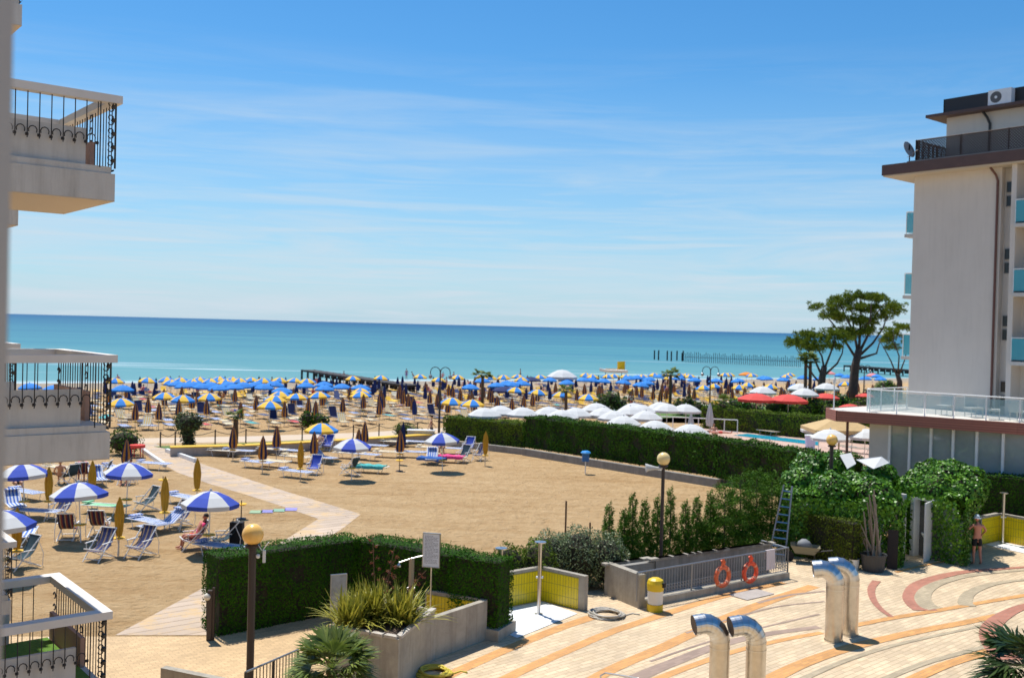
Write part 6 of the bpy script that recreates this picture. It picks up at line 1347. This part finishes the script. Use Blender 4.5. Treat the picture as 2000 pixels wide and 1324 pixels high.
def person(label, pose, skin, cloth, hair=HAIR, hat=None, top=None, fingers=True, group=None):
    t = thing('person', label, 'person', (0, 0, 0), 0, group)
    J = {'pel': (0, 0, .94), 'sp': (0, .01, 1.12), 'ch': (0, .015, 1.32), 'nk': (0, .01, 1.47), 'hb': (0, 0, 1.54), 'hd': (0, -.01, 1.63)}
    for s, k in ((-1, 'l'), (1, 'r')):
        J.update({'sh' + k: (s * .17, .01, 1.41), 'el' + k: (s * .26, .03, 1.13), 'wr' + k: (s * .27, -.04, .89), 'hp' + k: (s * .09, 0, .90), 'kn' + k: (s * .10, -.02, .49), 'an' + k: (s * .11, .02, .09), 'to' + k: (s * .125, -.16, .035)})
    if pose == 'walk': J.update({'knl': (-.1, -.14, .52), 'anl': (-.1, -.20, .10), 'tol': (-.1, -.38, .04), 'knr': (.1, .02, .5), 'anr': (.1, .26, .15), 'tor': (.1, .12, .04), 'ell': (-.24, .16, 1.16), 'wrl': (-.22, .22, .93), 'elr': (.25, -.1, 1.16), 'wrr': (.22, -.26, 1.0)})
    if pose == 'reach': J.update({'ell': (-.33, -.05, 1.22), 'wrl': (-.30, -.24, 1.06), 'elr': (.33, -.03, 1.22), 'wrr': (.31, -.22, 1.05), 'knl': (-.12, -.03, .49), 'anl': (-.15, .02, .09), 'tol': (-.18, -.16, .035), 'hd': (0, -.06, 1.62)})
    if pose == 'sit':
        for k in J: x, y, z = J[k]; J[k] = (x, y, z)
        dz = -.50
        for k in ('pel', 'sp', 'ch', 'nk', 'hb', 'hd', 'shl', 'shr', 'ell', 'elr', 'wrl', 'wrr', 'hpl', 'hpr'):
            x, y, z = J[k]; J[k] = (x, y + max(0, z - .9) * .42, z + dz - max(0, z - .9) * .1)
        for s, k in ((-1, 'l'), (1, 'r')): J['kn' + k] = (s * .12, -.42, .48); J['an' + k] = (s * .12, -.50, .09); J['to' + k] = (s * .13, -.68, .05); J['wr' + k] = (s * .22, -.12, .50); J['el' + k] = (s * .28, .10, .64)
    if pose == 'lie':
        for k in J: x, y, z = J[k]; J[k] = (x, (z - .9), .50 + (-y) * .9)
        for s, k in ((-1, 'l'), (1, 'r')): J['el' + k] = (s * .27, .25, .47); J['wr' + k] = (s * .25, .02, .46)
    names = ['pel', 'sp', 'ch', 'nk', 'hb', 'shl', 'ell', 'wrl', 'shr', 'elr', 'wrr', 'hpl', 'knl', 'anl', 'tol', 'hpr', 'knr', 'anr', 'tor']
    rad = {'pel': (.15, .10), 'sp': (.13, .09), 'ch': (.15, .10), 'nk': .055, 'hb': .055, 'shl': .058, 'shr': .058, 'ell': .038, 'elr': .038, 'wrl': .026, 'wrr': .026, 'hpl': .088, 'hpr': .088, 'knl': .056, 'knr': .056, 'anl': .036, 'anr': .036, 'tol': .032, 'tor': .032}
    I = {n_: i for i, n_ in enumerate(names)}
    E = [('pel', 'sp'), ('sp', 'ch'), ('ch', 'nk'), ('nk', 'hb'), ('ch', 'shl'), ('shl', 'ell'), ('ell', 'wrl'), ('ch', 'shr'), ('shr', 'elr'), ('elr', 'wrr'), ('pel', 'hpl'), ('hpl', 'knl'), ('knl', 'anl'), ('anl', 'tol'), ('pel', 'hpr'), ('hpr', 'knr'), ('knr', 'anr'), ('anr', 'tor')]
    ch = [([J[n_] for n_ in names], [rad[n_] for n_ in names], [(I[a], I[b_]) for a, b_ in E])]
    for k in ('l', 'r'):
        w_ = Vector(J['wr' + k]); d = (w_ - Vector(J['el' + k])).normalized(); sd_ = d.cross(Vector((1, 0, 0))).normalized(); pm = d.cross(sd_).normalized()
        palm = w_ + d * .085; ch.append(([tuple(w_ - d * .01), tuple(w_ + d * .05), tuple(palm)], [(.024, .018), (.036, .015), (.034, .012)], None))
        if fingers:
            for q, (o_, L_) in enumerate(((-.027, .062), (-.009, .074), (.009, .070), (.026, .054))):
                r0 = palm + sd_ * o_ - d * .02; m1 = palm + sd_ * o_ * 1.1 + d * L_ * .5; m2 = m1 + d * L_ * .45 + pm * .018
                ch.append(([tuple(r0), tuple(m1), tuple(m2)], [.009, .0085, .007], None))
            ch.append(([tuple(w_ + d * .03 - sd_ * .02), tuple(w_ + d * .06 - sd_ * .05), tuple(w_ + d * .095 - sd_ * .06)], [.011, .010, .008], None))
    vs, fs = skin_mesh(ch); b = MB(); b.add(vs, fs)
    hb_, hd = Vector(J['hb']), Vector(J['hd']); up = (hd - hb_).normalized() if pose == 'lie' else (Vector((0, 0, 1)) if pose != 'sit' else Vector((0, .2, 1)).normalized())
    fw = Vector((0, 0, 1)) if pose == 'lie' else Vector((0, -1, 0)); fw = (fw - up * fw.dot(up)).normalized(); rt = fw.cross(up)
    def put(prof, c, n, sc, target):
        n0 = len(target.v); target.lathe(prof, n)
        for i in range(n0, len(target.v)): v = target.v[i]; target.v[i] = tuple(c + rt * v[0] * sc[0] - fw * v[1] * sc[1] + up * v[2] * sc[2])
    sph = [(max(.01, math.sin(math.pi * i / 8)), -math.cos(math.pi * i / 8)) for i in range(9)]
    hc = hd + up * .02; put([(r_ * (1 - .22 * max(0, -z)), z) for r_, z in sph], hc, 14, (.078, .095, .115), b)
    put([(.3, -1), (1, -.6), (.5, .9), (.01, 1)], hc + fw * .092 - up * .02, 6, (.014, .02, .022), b)
    for s in (-1, 1): put(sph, hc + rt * s * .078, 6, (.012, .02, .032), b)
    put(sph, hc + fw * .086 - up * .06, 6, (.026, .008, .007), b)
    b.build('body', skin, t, smooth=True)
    ey = MB()
    for s in (-1, 1): put(sph, hc + fw * .082 + rt * s * .030 + up * .008, 6, (.012, .010, .007), ey)
    ey.build('eyes', mat('eye_dark', (.02, .015, .01), .2), t)
    h = MB(); put([(r_, z) for r_, z in sph if z > -.25], hc - fw * .012 + up * .012, 14, (.088, .103, .120), h); h.build('hair', hair, t, smooth=True)
    if hat: h = MB(); put([(1.45, .12), (1.1, .18), (1.02, .3), (.96, .7), (.6, 1.05), (.01, 1.12)], hc, 14, (.092, .108, .122), h); h.build('hat', hat, t)
    sr = 1.14
    sc_ = [([J['pel'], J['hpl'], tuple(Vector(J['hpl']).lerp(Vector(J['knl']), .62))], [(.16, .11), .10, .095], None), ([J['pel'], J['hpr'], tuple(Vector(J['hpr']).lerp(Vector(J['knr']), .62))], [(.16, .11), .10, .095], None), ([tuple(Vector(J['pel']).lerp(Vector(J['sp']), .35)), J['pel']], [(.148, .105), (.165, .115)], None)]
    vs, fs = skin_mesh(sc_); MB().add(vs, fs).build('shorts', cloth, t, smooth=True)
    if top:
        vs, fs = skin_mesh([([J['pel'], J['sp'], J['ch']], [(.155, .108), (.142, .10), (.165, .112)], None), ([J['ch'], J['shl'], tuple(Vector(J['shl']).lerp(Vector(J['ell']), .5))], [.09, .07, .058], None), ([J['ch'], J['shr'], tuple(Vector(J['shr']).lerp(Vector(J['elr']), .5))], [.09, .07, .058], None)]); MB().add(vs, fs).build('shirt', top, t, smooth=True)
    return t
pm = person('man in black shorts and a pale cap, seen from behind beside the right ivy hut', 'reach', SKIN2, BLACKC, hat=mat('pale_cap', (.50, .58, .64), .8)); g = U(1907, 1103); pm.location = g; pm.rotation_euler[2] = R(180)
prot = [person('x', 'stand', SKIN, BLUE), person('x', 'walk', SKIN, BLACKC), person('x', 'walk', SKIN2, REDC, top=CLOTHW), person('x', 'stand', SKIN, mat('purple_cloth', (.25, .04, .35), .9), top=mat('purple_cloth', (.25, .04, .35)))]
ps = person('x', 'sit', SKIN, BLACKC); ps2 = person('x', 'sit', SKIN2, REDC, top=PINK); pl_ = person('x', 'lie', SKIN, BLUE); pl2 = person('x', 'lie', SKIN2, REDC)
for pr, px, py, rz, lb in ((ps, 863, 886, 0, 'person sitting under the blue and white parasol over the pink towel'), (ps2, 160, 938, 20, 'person in pink sitting under the middle balcony edge'), (ps, 118, 945, 200, 'person in dark shorts sitting left of the mustard parasol under the balcony'), (ps2, 249, 946, 0, 'person in red under the parasol left of the walkway'), (ps, 32, 960, 40, 'person sitting at the far left beyond the window frame'), (ps, 622, 881, -30, 'person seated in the left chair under the yellow and blue parasol'), (ps2, 383, 1070, -60, 'person in pink and red resting in the chair under the parasol nearest the hedge')):
    place(pr, U(px, py), R(rz), lb)
place(prot[1], U(842, 861), R(100), 'dark tanned walker on the promenade beside the double street lamp')
place(pl2, U(1405, 866) + Vector((0, 0, .3)), R(70), 'sunburnt person lying on a lounger by the pool fence'); place(ps, U(1395, 858), R(0), 'person sitting on the edge of a lounger by the pool fence')
cnt = 0
for i in range(95):
    k = random.choice([0, 1, 2, 3, 4, 5, 6, 7]); d = random.choice([random.uniform(80, 118), random.uniform(100, 121), random.uniform(118, 150)]); s = random.uniform(-38, 88); P = SN * d + SS * s; px = 1000 + F * P.x / P.y
    if px < 210 or px > 1730 or (px > 1040 and P.y < 98): continue
    pr = (prot + [ps, ps2, pl_, pl2])[k]; lab = ['person standing in blue trunks far out on the beach', 'person in black trunks walking far out on the beach', 'person in white top and red trunks walking far out on the beach', 'person in purple standing far out on the beach', 'person in black sitting far out on the beach', 'person in pink sitting far out on the beach', 'person in blue trunks lying far out on the beach', 'person in red trunks lying far out on the beach'][k]
    place(pr, (P.x, P.y, max(bz(P.x, P.y), -1.1)), random.uniform(0, 6.28), lab, 'people far out on the beach'); cnt += 1
# ================================================================== THINGS AT THE WATER
PILE = mat('dark_wet_wood', (.035, .028, .026), .8, var=.3, scale=2)
def jetty(label, a, b_, z, th=.5, w_=2.2, step=2.6, name='jetty'):
    P, Q = U(a[0], a[1], z), U(b_[0], b_[1], z); d = (Q - P); L = d.length; t = thing(name, label, 'pier', (P.x, P.y, 0), math.atan2(d.y, d.x))
    MB().bx(0, L, -w_ / 2, w_ / 2, z - th, z).build('deck', PILE, t); n = int(L / step)
    b = MB()
    for i in range(n + 1):
        for s in (-1, 1): b.tube([(i * L / n, s * w_ * .45, -3), (i * L / n, s * w_ * .45, z + .02)], .17, 6)
    b.build('piles', PILE, t); b = MB()
    for i in range(n * 2): b.bx((i + .12) * L / n / 2, (i + .88) * L / n / 2, -w_ / 2 - .02, -w_ / 2 - .001, z - 1.0, z - th * .5)
    b.build('skirt_board', PILE, t); return t
jetty('dark wooden jetty running out into the sea behind the beach on the left', (805, 752), (602, 722), .55, .25)
jetty('far dark jetty behind the umbrella pines on the right', (1850, 727), (1655, 713), .6, .4, 2, 4)
st = thing('old_pier_posts', 'row of bare posts of a ruined pier far out in the sea', 'pier', U(1280, 702, -.9))
b = MB()
for px, t_, bt in ((1278, 684, 702), (1286, 684, 703), (1303, 685, 704), (1311, 686, 705), (1322, 685, 704), (1332, 689, 705), (1334, 685, 705)):
    g = U(px, bt, -.9); b.tube([(g.x, g.y, -2), (g.x, g.y, V(px, t_, g.y).z)], .22, 6)
b.build('pile', PILE, st, origin=st.location); b = MB(); 
for i in range(62):
    f = i / 61; px = 1338 + f * 225; bt = 707 + f * 10; g = U(px, bt, -.9); hh = 2.2 + .9 * random.random(); b.tube([(g.x, g.y, -1.5), (g.x, g.y, hh - 1)], .07, 4)
for i in range(61):
    g1, g2 = U(1338 + i / 61 * 225, 707 + i / 61 * 10, -.9), U(1338 + (i + 1) / 61 * 225, 707 + (i + 1) / 61 * 10, -.9); b.tube([(g1.x, g1.y, .55), (g2.x, g2.y, .55)], .05, 4)
b.build('thin_posts', PILE, st, origin=st.location)
# rescue boat on its stand, yellow flag
g = UB(1198, 748); g = Vector((g.x, g.y, bz(g.x, g.y))); s_ = g.y / F; bt = thing('rescue_boat', 'white rescue catamaran raised on a stand near the water, under a yellow flag', 'boat', g, R(10)); zb = V(1198, 728, g.y).z - g.z; L = 54 * s_
for sy in (-.55, .55):
    b = MB(); n = 10; prof = []
    for i in range(n + 1):
        f = i / n; x = -L / 2 + L * f; wd = .30 * (1 - abs(2 * f - 1) ** 3) + .04; zk = .28 * (max(0, .25 - f) * 3) ** 1.0
        b.v += [(x, sy - wd, zb + .45 + zk), (x, sy, zb + zk), (x, sy + wd, zb + .45 + zk), (x, sy, zb + .52 + zk)]
    for i in range(n):
        for j in range(4): a = i * 4; b.f.append((a + j, a + (j + 1) % 4, a + 4 + (j + 1) % 4, a + 4 + j)); b.m.append(0)
    b.f += [(0, 1, 2, 3), (n * 4 + 3, n * 4 + 2, n * 4 + 1, n * 4)]; b.m += [0, 0]; b.build('hull', WHITE, bt)
MB().bx(-L * .3, L * .35, -.5, .5, zb + .5, zb + .62).build('deck', mat('boat_orange', (.7, .35, .1), .6), bt)
MB().tube([(-L * .3, 0, 0), (-L * .3, 0, zb + .3)], .06).tube([(L * .3, 0, 0), (L * .3, 0, zb + .3)], .06).build('stand', PILE, bt)
fl = thing('flag', 'plain yellow flag on a pole beside the rescue boat', 'flag', g + Vector((L * .42, .6, 0))); zt = V(1222, 706, g.y).z - g.z; MB().tube([(0, 0, 0), (0, 0, zt + .1)], .03).build('pole', WHITE, fl)
b = MB(); 
for i in range(9): f = i / 8; y = .12 * math.sin(f * 7); b.v += [(-f * 1.25, y, zt - .05 * f), (-f * 1.25, y, zt - 1.5 + .12 * f)]
for i in range(8): b.f.append((2 * i, 2 * i + 1, 2 * i + 3, 2 * i + 2)); b.m.append(0)
b.build('cloth', mat('flag_yellow', (.85, .62, .02), .8), fl)
gz = open_parasol('gazebo', 'white tent-roofed gazebo near the water in the centre of the beach', 'gazebo', [CLOTHW], Rr=2.0, H=3.0, rise=.9, val=.3, tray=False); g = UB(1098, 722, 3.0); gz.location = g
# pool fence
pf = thing('pool_fence', 'white railing fence in front of the pool loungers', 'fence', U(1270, 836)); A1, A2 = U(1240, 836), U(1440, 846)
b = MB(); b.tube([A1 + Vector((0, 0, 1.05)), A2 + Vector((0, 0, 1.05))], .04, 6); b.tube([A1 + Vector((0, 0, .1)), A2 + Vector((0, 0, .1))], .03, 6); b.build('rail', WHITE, pf, origin=pf.location)
for i in range(9): q = A1.lerp(A2, i / 8); MB().tube([q, q + Vector((0, 0, 1.05))], .035, 6).build('post', WHITE, pf, origin=pf.location)
for px, py, lb in ((1500, 850, 'white lounger on the pool deck, left'), (1560, 850, 'white lounger on the pool deck, middle'), (1540, 842, 'white lounger on the pool deck, rear'), (1645, 880, 'white lounger on the deck below the orange globe lamp'), (1675, 885, 'white lounger on the deck by the brown post'), (1400, 866, 'lounger with the lying person by the pool fence'), (1320, 846, 'lounger behind the pool fence, left')):
    place(LPf, U(px, py), R(random.uniform(20, 60)), lb, 'loungers around the pool')
vsb = thing('waste_bin', 'pale violet bin on the pool deck right of the pool water', 'bin', U(1582, 880)); MB().lathe([(.001, 0), (.30, 0), (.36, 1.0), (.001, 1.0)], 14).build('body', mat('violet_white', (.55, .55, .75), .6), vsb); MB().lathe([(.38, 1.0), (.38, 1.08), (.001, 1.1)], 14).build('lid', WHITE, vsb)
# ---------------------------------------------------------------- tidy
for o in list(bpy.data.objects):
    if '_used' in o: del o['_used']
    if o.get('label') == 'x':
        for c in [k for k in bpy.data.objects if k.parent is o]: bpy.data.objects.remove(c)
        bpy.data.objects.remove(o)
ORD = ['first', 'second', 'third', 'fourth', 'fifth', 'sixth', 'seventh', 'eighth', 'ninth', 'tenth', 'eleventh', 'twelfth', 'thirteenth', 'fourteenth', 'fifteenth', 'sixteenth', 'seventeenth', 'eighteenth', 'nineteenth', 'twentieth', 'twenty-first', 'twenty-second', 'twenty-third', 'twenty-fourth', 'twenty-fifth', 'twenty-sixth', 'twenty-seventh']
def by_place(group, fmt):
    L = sorted([o for o in bpy.data.objects if o.get('group') == group and not o.parent], key=lambda o: o.location.x / max(1, o.location.y))
    for i, o in enumerate(L):
        if i < len(ORD): o['label'] = fmt.format(ORD[i])
by_place('yellow and blue parasols in the middle rows of the beach', 'open yellow and blue parasol, {} from the left in the middle beach rows')
by_place('white parasols around the pool', 'open white parasol, {} from the left of those behind the tall hedge')

ZONES = [(200, 'beside the left balcony'), (310, 'beyond the walkway end'), (420, 'beyond the round leafy shrub'), (520, 'beyond the small palm'), (600, 'just left of the dark beach shrub'), (660, 'beyond the dark beach shrub'), (760, 'just right of the dark beach shrub'), (900, 'around the double lamp'), (1000, 'beyond the bright hedge'), (1120, 'beyond the tall hedge end'), (1260, 'beyond the broad green shrub'), (1400, 'left of the garden lamp'), (1560, 'beyond the red parasols'), (9999, 'around the pines')]
def zone_labels(group, base):
    D = {}
    for o in bpy.data.objects:
        if o.get('group') != group or o.parent: continue
        px = 1000 + F * o.location.x / max(1, o.location.y); d = SN.dot(Vector((o.location.x, o.location.y, 0)))
        z = [t for x, t in ZONES if px < x][0]; r = 'near' if d < 87 else 'middle' if d < 100 else 'far'
        D.setdefault((z, r), []).append((px, o))
    for (z, r), L in D.items():
        L.sort(key=lambda q: q[0])
        for i, (px, o) in enumerate(L):
            o['label'] = f"{base}, {r} rows {z}" + (f", {ORD[i]} from left" if len(L) > 1 and i < len(ORD) else "")
zone_labels('plain blue parasols on the beach', 'blue parasol')
zone_labels('yellow and blue parasols in the rows nearest the water', 'yellow-blue parasol')
zone_labels('closed navy parasols on the public beach', 'closed navy parasol')
zone_labels('closed brown parasols on the public beach', 'closed brown parasol')
for k in ('red lounger', 'teal lounger', 'yellow striped lounger', 'blue and white lounger', 'tan lounger', 'navy lounger', 'yellow striped lounger with raised back', 'navy lounger with raised back'):
    zone_labels(k.replace('lounger', 'loungers') + ' on the public beach', k.replace('yellow striped lounger with raised back', 'raised yellow lounger').replace('navy lounger with raised back', 'raised navy lounger'))
for k in sorted({o['label'] for o in bpy.data.objects if o.get('group') == 'people far out on the beach'}):
    for o in bpy.data.objects:
        if o.get('label') == k and o.get('group') == 'people far out on the beach': o['group'] = k + 's'
    zone_labels(k + 's', k.replace(' far out on the beach', '').replace('in white top and red trunks', 'in white top'))
    for o in bpy.data.objects:
        if o.get('group') == k + 's': o['group'] = 'people far out on the beach'
bad = [o.name + ': ' + o['label'] for o in bpy.data.objects if o.get('label') and len(o['label'].split()) > 16]
print('LONG', bad[:20])
